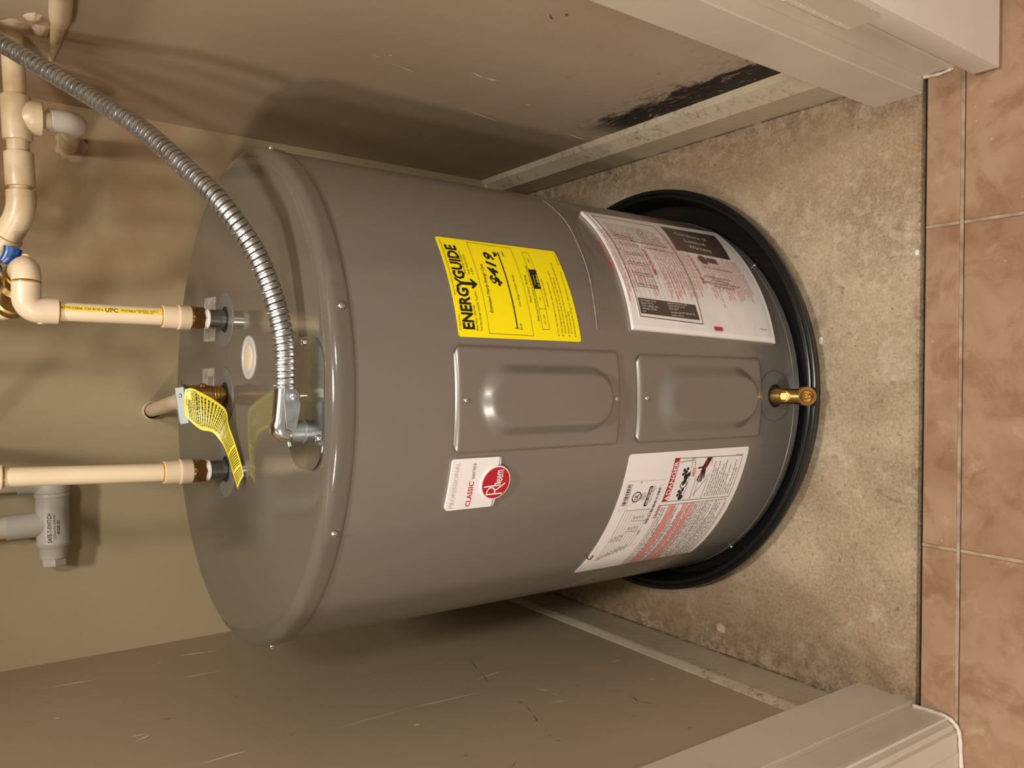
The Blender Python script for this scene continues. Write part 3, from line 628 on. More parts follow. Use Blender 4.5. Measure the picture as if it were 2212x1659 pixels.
# white rating label with the danger panel
rl = label('rating_label', -.3000, -.0757, .1232, .3812, .0045, M['white'], n=40)
def f(mb):
    T = lambda *a, **k: put_text(mb, P1, *a, **k)
    put_frame(mb, P1, [(-.1573, .2890), (-.0870, .2868), (-.0895, .1357), (-.1622, .1362)], .0007)
    # tub and frame lines of the pictogram
    for a, b in (((-.1576, .2300), (-.1180, .2318)), ((-.0890, .2520), (-.0890, .2440)), ((-.0930, .2770), (-.0915, .2450)), ((-.1560, .2462), (-.1200, .2470)), ((-.1040, .2476), (-.0930, .2480)), ((-.1540, .2230), (-.1180, .2260)), ((-.1030, .2400), (-.0900, .2440)),
                 ((-.1510, .2250), (-.1250, .2080)), ((-.1578, .2040), (-.1240, .2040)), ((-.1010, .2040), (-.0890, .2052)), ((-.1250, .2080), (-.1150, .2040))): put_line(mb, P1, a, b, .0007)
    # two cross taps and the spout
    for cx, cz in ((-.1470, .2560), (-.1120, .2580)):
        put_disc(mb, P1, (cx-.0055, cz-.0035), .0048, 18)
        for dx, dz in ((-.001, .004), (.0055, .004), (.0025, -.0015), (.0075, -.003)): put_disc(mb, P1, (cx+dx, cz+dz), .0026, 14)
        put_line(mb, P1, (cx-.004, cz-.002), (cx+.0075, cz+.003), .003)
    put_ring(mb, P1, (-.1305, .2548), .0062, .0014)
    put_poly(mb, P1, [(-.1330, .2560), (-.1280, .2590), (-.1180, .2560), (-.1120, .2525), (-.1090, .2470), (-.1165, .2462), (-.1185, .2500), (-.1290, .2525)])
    # bare hand held under the tap: wrist, palm, four fingers and a thumb
    put_poly(mb, P1, [(-.0890, .2170), (-.0890, .2060), (-.1000, .2110), (-.1085, .2160), (-.1115, .2235), (-.1040, .2240), (-.0990, .2215)])
    for a, b, wd in (((-.1090, .2215), (-.1260, .2275), .0026), ((-.1080, .2195), (-.1290, .2225), .0026), ((-.1070, .2175), (-.1285, .2180), .0026), ((-.1060, .2160), (-.1230, .2138), .0024), ((-.1040, .2225), (-.1050, .2330), .0024)): put_line(mb, P1, a, b, wd)
    for i in range(11):
        put_small(mb, P1, (-.1562, .1958-.0054*i), (-.0925, .1948-.0054*i), .0030, rnd, (1, .8, .97, .7, .9, .97, .6, .85, .3, .95, .75)[i])
    put_small(mb, P1, (-.0880, .1345), (-.0868, .1520), .0016, rnd)
    # caution panel
    put_frame(mb, P1, [(-.2995, .2868), (-.1640, .2868), (-.1662, .1392), (-.2995, .1392)], .0006)
    for i in range(27):
        z = .2805-.00525*i
        if i in (3, 4, 5, 9, 10, 12, 13): continue
        put_small(mb, P1, (-.2980, z), (-.1668, z), .0033, rnd, rnd.choice((1, 1, .97, .9, .75)))
    for i in (2, 6, 8, 11, 14, 18, 22): put_line(mb, P1, (-.2995, .2796-.00525*i), (-.1650, .2796-.00525*i), .0004)
    put_small(mb, P1, (-.2990, .1350), (-.1700, .1350), .0026, rnd)
    # data table
    put_frame(mb, P1, [(-.2700, .3596), (-.1656, .3596), (-.1674, .3080), (-.2400, .3080)], .0004)
    for i in range(1, 9): put_line(mb, P1, (-.2690+.002*i, .3596-.0057*i), (-.1660, .3596-.0057*i), .0003)
    for s in (-.1868, -.2075): put_line(mb, P1, (s, .3380), (s-.0018, .3050), .0004)
    for i in range(8):
        z = .3552-.0057*i
        put_small(mb, P1, (-.2680+.003*i, z), (-.2560+.003*i, z), .0028, rnd)
        if i < 4: put_small(mb, P1, (-.2260, z), (-.2160+.002*i, z), .0028, rnd)
        else:
            put_small(mb, P1, (-.2040, z), (-.1975, z), .0028, rnd); put_small(mb, P1, (-.1830, z), (-.1765, z), .0028, rnd)
    put_small(mb, P1, (-.2180, .3050), (-.2080, .3050), .0045, rnd)
    put_bars(mb, P1, (-.1560, .3640), (-.1215, .3705), rnd); put_small(mb, P1, (-.1560, .3612), (-.1215, .3612), .0020, rnd)
    put_bars(mb, P1, (-.1955, .3006), (-.1320, .3056), rnd)
    put_ring(mb, P1, (-.1435, .3462), .0080, .0016); T('UL', (-.1480, .3428), (-.1390, .3428), .0070, bold=.02)
    T('LISTED', (-.1490, .3350), (-.1385, .3350), .0024)
    for i in range(2): put_small(mb, P1, (-.1500, .3315-.003*i), (-.1370, .3315-.003*i), .0018, rnd)
    put_poly(mb, P1, [(-.1600, .3256), (-.1445, .3254), (-.1290, .3252), (-.1275, .3238), (-.1275, .3196), (-.1290, .3182), (-.1600, .3186), (-.1612, .3200), (-.1612, .3242)])
    put_small(mb, P1, (-.1560, .3140), (-.1270, .3140), .0022, rnd); T('RC', (-.1210, .3440), (-.1180, .3440), .0026)
    put_frame(mb, P1, [(-.1660, .3725), (-.1166, .3725), (-.1190, .2965), (-.1250, .2965)], .0002)
printing(f, M['ink'], rl)
def f(mb):
    put_rect(mb, P1, (-.1566, .2774), (-.0862, .2880)); put_text(mb, P2, 'HOT', (-.1172, .2365), (-.1035, .2369), .0068, bold=.01)
    put_text(mb, P2, 'CAUTION', (-.1868, .2880), (-.1630, .2880), .0046, bold=.02)
    put_text(mb, P2, 'BURN', (-.1085, .2160), (-.0915, .2140), .0044, bold=.03)
    put_poly(mb, P2, [(-.1200, .2290), (-.1140, .2250), (-.1080, .2260), (-.1120, .2225), (-.1190, .2245)])
    for i in (3, 4, 5, 9, 10, 12, 13): put_small(mb, P2, (-.2980, .2805-.00525*i), (-.1668, .2805-.00525*i), .0026, rnd, rnd.choice((1, .9, .8)))
printing(f, M['red'], rl, 'red_printing')
def f(mb):
    for i in (3, 4, 5, 9, 10, 12, 13): put_rect(mb, P1, (-.2990, .2798-.00525*i), (-.1655, .2845-.00525*i))
printing(f, M['pink'], rl, 'salmon_bands')
def f(mb):
    put_text(mb, P2, 'DANGER', (-.1450, .2790), (-.0905, .2790), .0076, bold=.02)
    put_poly(mb, P2, [(-.1555, .2784), (-.1465, .2784), (-.1510, .2870)]); put_text(mb, P2, 'AHRI CERTIFIED', (-.1590, .3198), (-.1292, .3198), .0040, bold=.02)
printing(f, M['white'], rl, 'white_printing')
def f(mb):
    put_poly(mb, lambda s, z: wrap(s, z, R+.0019), [(-.1513, .2800), (-.1507, .2800), (-.1507, .2845), (-.1513, .2845)])
printing(f, M['red'], rl, 'warning_mark')
hair = bez([wrap(-.2500, .3885, R+.001), wrap(-.2545, .3850, R+.004), wrap(-.2555, .3800, R+.005), wrap(-.2530, .3735, R+.0015)], 8)
obj('tape_curl', MB().tube(hair, .0008, 6), M['dark'], wh)

# document pouch: booklets under a clear film
def bil(c, u, v): return tuple((c[0][k]*(1-u)+c[1][k]*u)*(1-v)+(c[3][k]*(1-u)+c[2][k]*u)*v for k in (0, 1))
def leaf(name, corners, r0, th, m, parent, bow=0.0):
    """corners: bottom left, bottom right, top right, top left in the unrolled jacket plane"""
    hi = lambda u, v: wrap(*bil(corners, u, v), r0+th+bow*math.sin(PI*u))
    lo = lambda u, v: wrap(*bil(corners, u, v), r0)
    n = 24; k = 4; mb = MB().grid(hi, n, k)
    rim = [(i/n, 0) for i in range(n)]+[(1, j/k) for j in range(k)]+[(1-i/n, 1) for i in range(n)]+[(0, 1-j/k) for j in range(k)]
    N = len(rim); mb.add([hi(*q) for q in rim]+[lo(*q) for q in rim], [(i, (i+1) % N, N+(i+1) % N, N+i) for i in range(N)])
    return obj(name, mb, m, parent, smooth=30)
book = leaf('manual_booklet', [(.0885, .0620), (.3400, .0330), (.3340, .3510), (.0975, .3745)], R+.0004, .0052, M['paper'], wh)
for i in range(3): leaf('page_edge', [(.0878+.0005*i, .0612), (.3400, .0322), (.3395, .0326), (.0882+.0005*i, .0617)], R+.0006, .0038-.0009*i, M['paper'], book)
wr = leaf('warranty_leaflet', [(.1085, .2262), (.3190, .2090), (.3215, .3440), (.1150, .3590)], R+.0056, .0007, M['paper'], wh)
D1 = lambda s, z: wrap(s, z, R+.0060); D2 = lambda s, z: wrap(s, z, R+.0067); D3 = lambda s, z: wrap(s, z, R+.0070)
mb = MB()
for i in range(10):
    c = [(.2521, .2075), (.2454, .0820), (.3216, .0555), (.3231, .1882)]
    a, b = i/10, (i+1)/10
    q = [bil([c[0], c[3], c[2], c[1]], a, 0), bil([c[0], c[3], c[2], c[1]], b, 0), bil([c[0], c[3], c[2], c[1]], b, 1), bil([c[0], c[3], c[2], c[1]], a, 1)]
    mb.add([D1(*p) for p in q], [(0, 1, 2, 3)])
obj('title_box', mb, M['darkbox'], book, smooth=0, clean=False)
def f(mb):
    put_text(mb, D2, 'Certificate of', (.2985, .1725), (.2908, .1020), .0092); put_text(mb, D2, 'Limited', (.2782, .1655), (.2738, .1205), .0092); put_text(mb, D2, 'Warranty', (.2620, .1690), (.2572, .1185), .0092)
printing(f, M['white'], book, 'title_lettering')
def f(mb):
    put_disc(mb, D2, (.2350, .1590), .0098, 24); put_poly(mb, D2, [(.2418, .1465), (.2400, .1260), (.2280, .1270), (.2300, .1475)])
    put_small(mb, D2, (.2170, .1690), (.2120, .1030), .0038, rnd)
    for i, (a, b) in enumerate(((.182, .115), (.166, .128), (.186, .105), (.170, .118))): put_small(mb, D2, (.1960-.0058*i, a), (.1925-.0058*i, b), .0046, rnd)
    put_small(mb, D2, (.1085, .0945), (.1075, .0765), .0020, rnd)
printing(f, M['darkbox'], book)
def f(mb): put_poly(mb, D2, [(.1085, .2052), (.1022, .2050), (.1018, .1868), (.1080, .1858)])
printing(f, M['logored'], book, 'red_mark')
def f(mb):
    c = [(.1168, .2335), (.1414, .2335), (.1456, .3516), (.1211, .3541)]
    put_poly(mb, D2, c)
    put_frame(mb, D2, [(.1110, .2285), (.3165, .2115), (.3190, .3415), (.1165, .3570)], .0012)
    for i in range(13): put_line(mb, D2, (.1475, .3520-.0095*i), (.200, .3500-.0095*i), .00035) if i > 0 else None
    for i in range(9): put_small(mb, D2, (.300-.0052*i, .335), (.2935-.0052*i, .225), .0026, rnd, rnd.choice((1, .95, .9)))
    for s, a, b in ((.2560, .305, .225), (.2440, .285, .222)): put_small(mb, D2, (s, a), (s-.004, b), .0036, rnd)
    for k in range(6): put_line(mb, D2, (.165+.02*k, .3445-.002*k), (.1635+.02*k, .305-.002*k), .0007); put_small(mb, D2, (.168+.02*k, .3425-.002*k), (.166+.02*k, .300-.002*k), .0032, rnd)
printing(f, M['darkbox'], wr)
def f(mb):
    for i in range(5): put_small(mb, D3, (.1405-.0043*i, .3490), (.1398-.0043*i, .316), .0030, rnd, (.95, .8, 1, .9, .2)[i])
    for i in range(3): put_small(mb, D3, (.1392-.0043*i, .2940), (.1385-.0043*i, .252), .0030, rnd, (1, .85, .5)[i])
    for i in range(2): put_small(mb, D3, (.1250-.0045*i, .2920), (.1242-.0045*i, .240), .0030, rnd, (1, .5)[i])
printing(f, M['white'], wr, 'white_printing')
# the film: welded edges, loose and rippled above the booklets
FC = [(.0870, .0560), (.3640, .0250), (.3760, .4010), (.0960, .4450)]
def film(u, v):
    s, z = bil(FC, u, v); e = min(u, 1-u, v, 1-v); k = smooth(e/.05)
    loose = smooth((v-.78)/.1)
    hgt = .0074*(1-loose)+(.0030+.0022*math.sin(u*17+v*9)+.0016*math.sin(u*5-v*40))*loose
    return wrap(s, z, R+.0005+hgt*k)
po = obj('clear_pouch', MB().grid(film, 72, 60), M['film'], wh, clean=False); po.data.polygons.foreach_set('use_smooth', [True]*len(po.data.polygons))
FP = lambda s, z: wrap(s, z, R+.0086)
def f(mb):
    for blk, (zt, n) in enumerate(((.3685, 11), (.2800, 13), (.1780, 16))):
        for i in range(n):
            z = zt-.0064*i; a = .150+.022*rnd.random()-(.012 if i < 3 else 0); b = (.272+.010*rnd.random(), .262+.040*rnd.random(), .232+.012*rnd.random())[blk]
            put_small(mb, FP, (a, z), (b, z-.045*(b-a)), .0040, rnd)
printing(f, M['palered'], wh, 'pouch_printing')
def f(mb):
    for s0, z0, s1, z1 in ((.188, .3800, .2475, .3755), (.1895, .2920, .2375, .2885), (.1815, .1900, .2385, .1872)):
        put_text(mb, FP, '- IMPORTANT -', (s0-.008, z0), (s1+.008, z1), .0070, bold=.015)
printing(f, mat('faded_red_ink', lin(180, 62, 64), .5), wh, 'pouch_printing')
obj('weld_seam', MB().tube([film(u/20, .984) for u in range(21)], .0006, 5), M['sticker'], wh)
# ------------------------------------------------------------------ pressure relief valve (screwed into the heater) and its tag
rv = obj('relief_valve', MB().lathe([(.0118, .790), (.0118, .829), (.0136, .830), (.0138, .832), (.0126, .8332), (.0138, .8345), (.0138, .8365), (.0128, .8375), (.0138, .8388), (.0138, .8405), (.0132, .8410), (.0146, .8420), (.0146, .8640), (.0138, .8650), (.0138, .8735), (.0100, .8742), (0, .8742)], (REL[0], REL[1], 0), seg=40), M['brass'], wh)
obj('valve_boss', MB().lathe([(.0050, .010), (.0050, .0158), (.0040, .0166), (0, .0166)], (REL[0], REL[1], .852), (1, -.25, 0), 18), M['brass'], rv)
obj('valve_outlet', MB().lathe([(.0115, .004), (.0115, .020), (.0140, .021), (.0140, .028), (0, .028)], (REL[0], REL[1], .8600), (-.12, 1, 0), 24), M['brass'], rv)
obj('valve_cap', MB().lathe([(.0150, .8736), (.0158, .8744), (.0158, .8762), (.0060, .8775), (.0060, .8800), (0, .8800)], (REL[0], REL[1], 0), seg=32), M['dullsteel'], rv)
rot = Matrix.Translation((REL[0]+.004, REL[1]-.003, .8810)) @ Matrix.Rotation(math.radians(186), 4, 'Z') @ Matrix.Rotation(math.radians(7), 4, 'Y') @ Matrix.Rotation(math.radians(-48), 4, 'X')
lv = MB().box((-.008, -.0070, 0), (.044, .0070, .0024), .001, 1, rot).box((.0, -.0078, -.004), (.040, -.0062, .0026), .0006, 1, rot).box((.0, .0062, -.004), (.040, .0078, .0026), .0006, 1, rot)
lever = obj('test_lever', lv, mat('lever_steel', (.26, .27, .26, 1), .48, .6), rv)
obj('lever_rivet', MB().lathe([(.003, 0), (.0026, .0012), (0, .0018)], rot @ Vector((.004, 0, .0024)), (0, 0, 1), 12), M['screw'], rv)
obj('lever_tab', MB().box((-.020, -.011, -.0012), (-.006, .011, .0004), .0004, 1, Matrix.Translation((REL[0]-.002, REL[1]+.002, .8790)) @ Matrix.Rotation(math.radians(215), 4, 'Z')), M['steel'], rv)
# the tag: one curling foil strip hung from the lever
TA = bez([(-.0176, 1.118, .8850), (-.0180, 1.110, .8740), (-.0420, 1.105, .8380), (-.0660, 1.100, .8330), (-.0880, 1.086, .8290), (-.1120, 1.070, .8260), (-.1310, 1.061, .8240)], 6)
TB = bez([(-.0535, 1.118, .8850), (-.0715, 1.116, .8665), (-.0760, 1.108, .8520), (-.0900, 1.100, .8420), (-.1060, 1.090, .8370), (-.1250, 1.076, .8350), (-.1490, 1.064, .8310)], 6)
NT_ = len(TA)-1
def tagp(u, v, off=0.0):
    k = min(NT_-1, int(u*NT_)); t = u*NT_-k; a = TA[k].lerp(TA[k+1], t); b = TB[k].lerp(TB[k+1], t)
    p = a.lerp(b, v); d = (TA[k+1]-TA[k]).cross(b-a).normalized(); d = d if d.y < 0 else -d
    return p+d*(off+.002*math.sin(PI*v))
mb = MB().grid(lambda u, v: tagp(u, v, .0003), 48, 8).grid(lambda u, v: tagp(u, v, -.0003), 48, 8)
tg = tag(obj('warning_tag', mb, M['tagy'], smooth=180), 'curled yellow foil warning tag hanging from the brass relief valve', 'tag')
mb = MB(); r5 = random.Random(5)
def tto(s, z): return tagp(s, z, .0008)
for i in range(46):
    u = .06+.0202*i
    if u > .97 or i in (31, 40): continue
    v = .10+(.22 if i < 3 else 0); e = .90
    while v < e:
        wl = min(r5.uniform(.03, .12), e-v); n = 3
        for k in range(n):
            a, b = v+wl*k/n, v+wl*(k+1)/n
            mb.add([tto(u, a), tto(u+.0085, a), tto(u+.0085, b), tto(u, b)], [(0, 1, 2, 3)])
        v += wl+.018
obj('printing', mb, M['ink'], tg, smooth=0, clean=False)
mb = MB()
for a, b in (((.035, .06), (.035, .5)), ((.035, .06), (.17, .06)), ((.035, .5), (.17, .5)), ((.17, .06), (.17, .5))):
    for k in range(6):
        p, q = [(a[0]+(b[0]-a[0])*t, a[1]+(b[1]-a[1])*t) for t in (k/6, (k+1)/6)]
        w_ = .0035 if a[0] == b[0] else 0; h_ = .012 if a[1] == b[1] else 0
        mb.add([tto(p[0], p[1]), tto(q[0], q[1]), tto(q[0]+w_, q[1]+h_), tto(p[0]+w_, p[1]+h_)], [(0, 1, 2, 3)])
obj('box_rule', mb, M['ink'], tg, smooth=0, clean=False)
# relief discharge pipe into the back wall
dp = thing('discharge_pipe', 'short cream discharge pipe running from the relief valve into the back wall', 'pipe', (-.0645, YB, .83))
obj('pipe', MB().tube([(-.0305, 1.1920, .8600), (-.0645, YB+.004, .8335)], .0122, 24), M['cpvc_b'], dp)
obj('wall_sleeve', MB().lathe([(.0150, .012), (.0150, -.004), (.0172, -.004), (.0172, .003), (.0164, .004), (.0150, .003)], (-.0645, YB, .8325), (0, -1, .06), 36), M['cpvc'], dp)
obj('sleeve_mouth', MB().lathe([(.0118, .0016), (.0150, .0016), (.0150, .0010), (.0118, .0010)], (-.0645, YB, .8325), (0, -1, .06), 30), M['dark'], dp)

# ------------------------------------------------------------------ hot and cold pipes
def adapter(q, z0, par):
    """hexagonal brass nut under a stepped plastic socket"""
    x, y = q
    obj('hex_nut', MB().lathe([(.0125, z0), (.0160, z0), (.0172, z0+.0015), (.0172, z0+.0130), (.0162, z0+.0142), (.0125, z0+.0142)], (x, y, 0), seg=6), M['copper'], par, smooth=0)
    obj('nut_collar', MB().lathe([(.0125, z0+.0142), (.0163, z0+.0142), (.0166, z0+.0150), (.0166, z0+.0178), (.0125, z0+.0178)], (x, y, 0), seg=32), M['brass'], par)
    obj('socket', MB().lathe([(.0120, z0+.0178), (.0168, z0+.0178), (.0172, z0+.0188), (.0172, z0+.0305), (.0176, z0+.0315), (.0174, z0+.0335), (.0160, z0+.0345), (.0156, z0+.0535), (.0148, z0+.0545), (.0120, z0+.0545)], (x, y, 0), seg=40), M['cpvc_b'], par)
    obj('cement_bead', MB().lathe([(.0120, z0+.0540), (.0136, z0+.0545), (.0134, z0+.0558), (.0122, z0+.0562)], (x, y, 0), seg=28), M['cement'], par)
hp = thing('hot_water_pipe', 'cream plastic pipe with yellow printed stripe and elbow above the heater top', 'pipe', (HOT[0], HOT[1], .85))
adapter(HOT, .8505, hp)
pz0, pz1 = .905, 1.030
obj('pipe', MB().lathe([(.0118, pz0-.01), (.0122, pz0), (.0122, pz1+.01), (.0118, pz1+.012)], (HOT[0], HOT[1], 0), seg=36), M['cpvc'], hp)
pr = lambda r: (lambda s, z: (HOT[0]+r*math.sin(s/.0122), HOT[1]-r*math.cos(s/.0122), z))
mb = MB().grid(lambda u, v: pr(.0124)(.0010+.0062*u, pz0+.002+(pz1-pz0-.003)*v), 6, 1)
obj('yellow_stripe', mb, M['yprint'], hp, smooth=0)
mb = MB(); q = pr(.0126); qq = lambda s, z: q(s, z)
put_text(mb, qq, 'ASTM D2846  CSA B137.6', (.0030, 1.0275), (.0026, .9790), .0032); put_text(mb, qq, 'UPC', (.0014, .9765), (.0014, .9615), .0054, bold=.012); put_text(mb, qq, 'POTABLE', (.0028, .9570), (.0026, .9400), .0028)
put_text(mb, qq, 'CAN/ULC S102.2', (.0044, .9385), (.0042, .9130), .0020); put_text(mb, qq, 'FS 5/SD 25', (.0018, .9365), (.0016, .9180), .0020)
obj('printing', mb, M['ink'], hp, smooth=0, clean=False)
def elbow(name, a, c, b, r, m, par, seg=24, rl=None, turn=None):
    """socketed elbow from a round the corner c to b"""
    a, b, c = Vector(a), Vector(b), Vector(c); t = turn or r*1.1; p = c+(a-c).normalized()*t; q = c+(b-c).normalized()*t
    arc = [p.lerp(c, k/8).lerp(c.lerp(q, k/8), k/8) for k in range(9)]
    return obj(name, MB().tube([a, a.lerp(p, .04)]+arc+[q.lerp(b, .96), b], [r*.95, r]+[r]*9+[r, r*.95], seg), m, par, smooth=45)
ez = 1.0640
elbow('elbow', (HOT[0], HOT[1], 1.0285), (HOT[0], HOT[1], ez), (.1160, HOT[1], ez), .0166, M['cpvc_b'], hp, 30)
elbow('elbow', (.1172, HOT[1], ez), (.1340, HOT[1]+.002, ez), (.1340, HOT[1]+.040, ez+.002), .0166, M['cpvc_b'], hp, 30, turn=.0166)
obj('cement_bead', MB().lathe([(.0150, -.0009), (.0164, -.0007), (.0164, .0007), (.0150, .0009)], (.1166, HOT[1], ez), (1, 0, 0), 30), M['cement'], hp)
obj('cement_bead', MB().lathe([(.0120, -.0010), (.0134, -.0006), (.0132, .0008), (.0122, .0010)], (HOT[0], HOT[1], 1.0280), seg=28), M['cement'], hp)
obj('mould_nub', MB().lathe([(.0045, -.001), (.0040, .0008), (0, .0010)], (.1340+.0162, HOT[1]+.002, ez), (1, 0, 0), 12), M['cpvc_b'], hp)
obj('mould_nub', MB().lathe([(.0045, -.001), (.0040, .0008), (0, .0010)], (HOT[0]-.0162, HOT[1], ez-.016), (-1, 0, 0), 12), M['cpvc_b'], hp)
cpipe = thing('cold_water_pipe', 'straight cream plastic pipe rising from the left nipple of the heater top', 'pipe', (COLD[0], COLD[1], .85))
adapter(COLD, .8495, cpipe)
obj('pipe', MB().tube([(COLD[0], COLD[1], .892), (COLD[0]+.0058, COLD[1], 1.092), (COLD[0]+.006, COLD[1], 1.10)], .0122, 32), M['cpvc'], cpipe)
obj('cement_bead', MB().lathe([(.0120, -.0010), (.0134, -.0006), (.0132, .0008), (.0122, .0010)], (COLD[0]+.0057, COLD[1], 1.0880), seg=28), M['cement'], cpipe)
elbow('elbow', (COLD[0]+.0058, COLD[1], 1.0890), (COLD[0]+.0062, COLD[1], 1.125), (COLD[0]+.0062, COLD[1]+.045, 1.125), .0160, M['cpvc_b'], cpipe)
obj('pipe', MB().tube([(COLD[0]+.0062, COLD[1]+.040, 1.125), (COLD[0]+.0062, YB+.01, 1.125)], .0122, 20), M['cpvc'], cpipe)

# ------------------------------------------------------------------ ball valve and corner pipework
bv = thing('ball_valve', 'brass ball valve with a blue handle behind the cream elbow', 'valve', (.134, 1.25, 1.067))
obj('valve_body', MB().lathe([(.0130, -.042), (.0185, -.042), (.0195, -.040), (.0195, -.030), (.0165, -.028), (.0165, -.022), (.0215, -.016), (.0225, 0), (.0215, .016), (.0165, .022), (.0165, .028), (.0195, .030), (.0195, .042), (.0120, .042)], (.1120, 1.2520, 1.0700), (-.42, .90, .05), 36), M['brass'], bv)
obj('union_ring', MB().lathe([(.0120, -.044), (.0160, -.044), (.0168, -.043), (.0168, -.041), (.0120, -.041)], (.1120, 1.2520, 1.0700), (-.42, .90, .05), 30), M['brass'], bv)
obj('stem', MB().lathe([(.0055, 0), (.0055, .030), (0, .030)], (.1240, 1.2530, 1.0800), (.85, 0, .52), 16), M['steel'], bv)
obj('handle_plate', MB().box((-.008, -.006, .024), (.010, .006, .027), .001, 1, Matrix.Translation((.1240, 1.253, 1.080)) @ Vector((0, 0, 1)).rotation_difference(Vector((.85, 0, .52))).to_matrix().to_4x4()), M['steel'], bv)
hb = [(.148, 1.252, 1.083), (.153, 1.250, 1.078), (.162, 1.248, 1.074), (.1685, 1.247, 1.073)]
mb = MB()
def ov(u, v):
    k = min(2, int(v*3)); t = v*3-k; p = Vector(hb[k]).lerp(Vector(hb[k+1]), t); w_ = (.0075, .0090, .0098, .0110)[k]*(1-t)+(.0090, .0098, .0110, .0110)[k]*t
    return p+Vector((.22*w_*math.cos(2*PI*u), .55*w_*math.sin(2*PI*u), w_*math.cos(2*PI*u)))
mb.grid(ov, 20, 9, True); N = len(mb.v); mb.add([ov(i/20, 1) for i in range(20)]+[Vector(hb[3])+Vector((.003, 0, 0))], [(i, (i+1) % 20, 20) for i in range(20)])
obj('blue_handle', mb, M['blue'], bv)
obj('valve_pipe', MB().tube([(.0960, 1.288, 1.072), (.0905, 1.300, 1.0730), (.0880, 1.308, 1.0800), (.0875, 1.310, 1.1000), (.0875, 1.310, ZC)], .0125, 20), M['cpvc'], bv)
mf = thing('wall_pipework', 'cream painted pipe run with tee, couplings and elbow at the right corner', 'pipe', (.472, 1.285, 1.07))
ax0, ax1 = Vector((.480, 1.286, 1.0740)), Vector((.2250, 1.290, 1.0600)); AX = (ax1-ax0).normalized(); at = lambda t: ax0.lerp(ax1, t)
obj('pipe', MB().tube([ax0, at(.98)], .0140, 24), M['pvc_old'], mf)
tee = MB().lathe([(.0135, 0), (.0180, .0006), (.0186, .003), (.0186, .057), (.0180, .0605), (.0135, .061)], at(.380), AX, 30)
obj('tee', tee.lathe([(.0170, .004), (.0225, .0120), (.0238, .0180), (.0238, .0290), (.0225, .0305), (.0120, .0305)], at(.380)+AX*.028, (.05, 0, -1), 30), M['pvc_old'], mf)
obj('coupling', MB().lathe([(.0135, 0), (.0178, .0006), (.0184, .003), (.0184, .044), (.0178, .0468), (.0135, .047)], at(.680), AX, 30), M['pvc_old'], mf)
elbow('elbow', at(.885), at(1.0), at(1.0)+Vector((-.032, .018, .016)), .0184, M['pvc_old'], mf)
e2 = at(1.0)+Vector((-.030, .017, .015)); ed = Vector((-.80, .45, .40)).normalized()
obj('pipe', MB().tube([e2, e2+ed*.03, e2+ed*.045+Vector((0, .008, .010)), e2+ed*.055+Vector((0, .012, .035)), Vector((.150, 1.345, 1.30)), Vector((.150, 1.345, ZC))], .0135, 24), M['pvc'], mf)
obj('coupling', MB().lathe([(.0135, -.002), (.0205, -.001), (.0212, .002), (.0212, .026), (.0202, .029), (.0135, .029)], e2+ed*.004, ed, 30), M['pvc_old'], mf)
br = at(.380)+AX*.028
obj('branch_pipe', MB().tube([br+Vector((.0015, 0, -.028)), br+Vector((.003, 0, -.050))], .0118, 20), M['cpvc'], mf)
elbow('white_elbow', br+Vector((.003, 0, -.0385)), br+Vector((.006, .008, -.0745)), Vector((.3800, 1.40, .990)), .0160, M['pvc'], mf, turn=.024)
obj('branch_pipe', MB().tube([(.3755, 1.37, .9925), (.4000, YB+.004, .9700)], .0150, 22), M['pvc_old'], mf)
tag(obj('stub_pipe', MB().tube([(.4580, .86, 1.058), (.4580, 1.05, 1.038), (.4580, 1.155, 1.029), (.4590, 1.180, 1.027), (.4610, 1.200, 1.026), (.4640, 1.26, 1.023), (.4700, 1.37, 1.018)], [.0130, .0130, .0130, .0120, .0095, .0075, .003], 24), M['pvc_old']),
    'thick painted pipe end lying along the right wall above the steel conduit', 'pipe')
rp2 = random.Random(9)
def patch(parent, c, to, rx, ry, name='plaster_patch'):
    n = 22; mb = MB(); pts = []
    for i in range(n):
        k = 1+rp2.uniform(-.16, .16); pts.append((c[0]+rx*k*math.cos(2*PI*i/n), c[1]+ry*k*math.sin(2*PI*i/n)))
    mb.add([to(*p, 0) for p in pts]+[to(c[0]+(p[0]-c[0])*.55, c[1]+(p[1]-c[1])*.55, .005) for p in pts]+[to(c[0], c[1], .006)],
           [(i, (i+1) % n, n+(i+1) % n, n+i) for i in range(n)]+[(n+i, n+(i+1) % n, 2*n) for i in range(n)])
    obj(name, mb, M['plaster'], parent, smooth=60)
patch(wall_right, (1.262, 1.040), lambda a, b, h: (XR-h, a, b), .030, .011); patch(wall_right, (1.225, 1.052), lambda a, b, h: (XR-h, a, b), .016, .012); patch(wall_right, (1.278, 1.072), lambda a, b, h: (XR-h, a, b), .030, .024)
patch(wall_back, (.400, .966), lambda a, b, h: (a, YB-h, b), .026, .024)

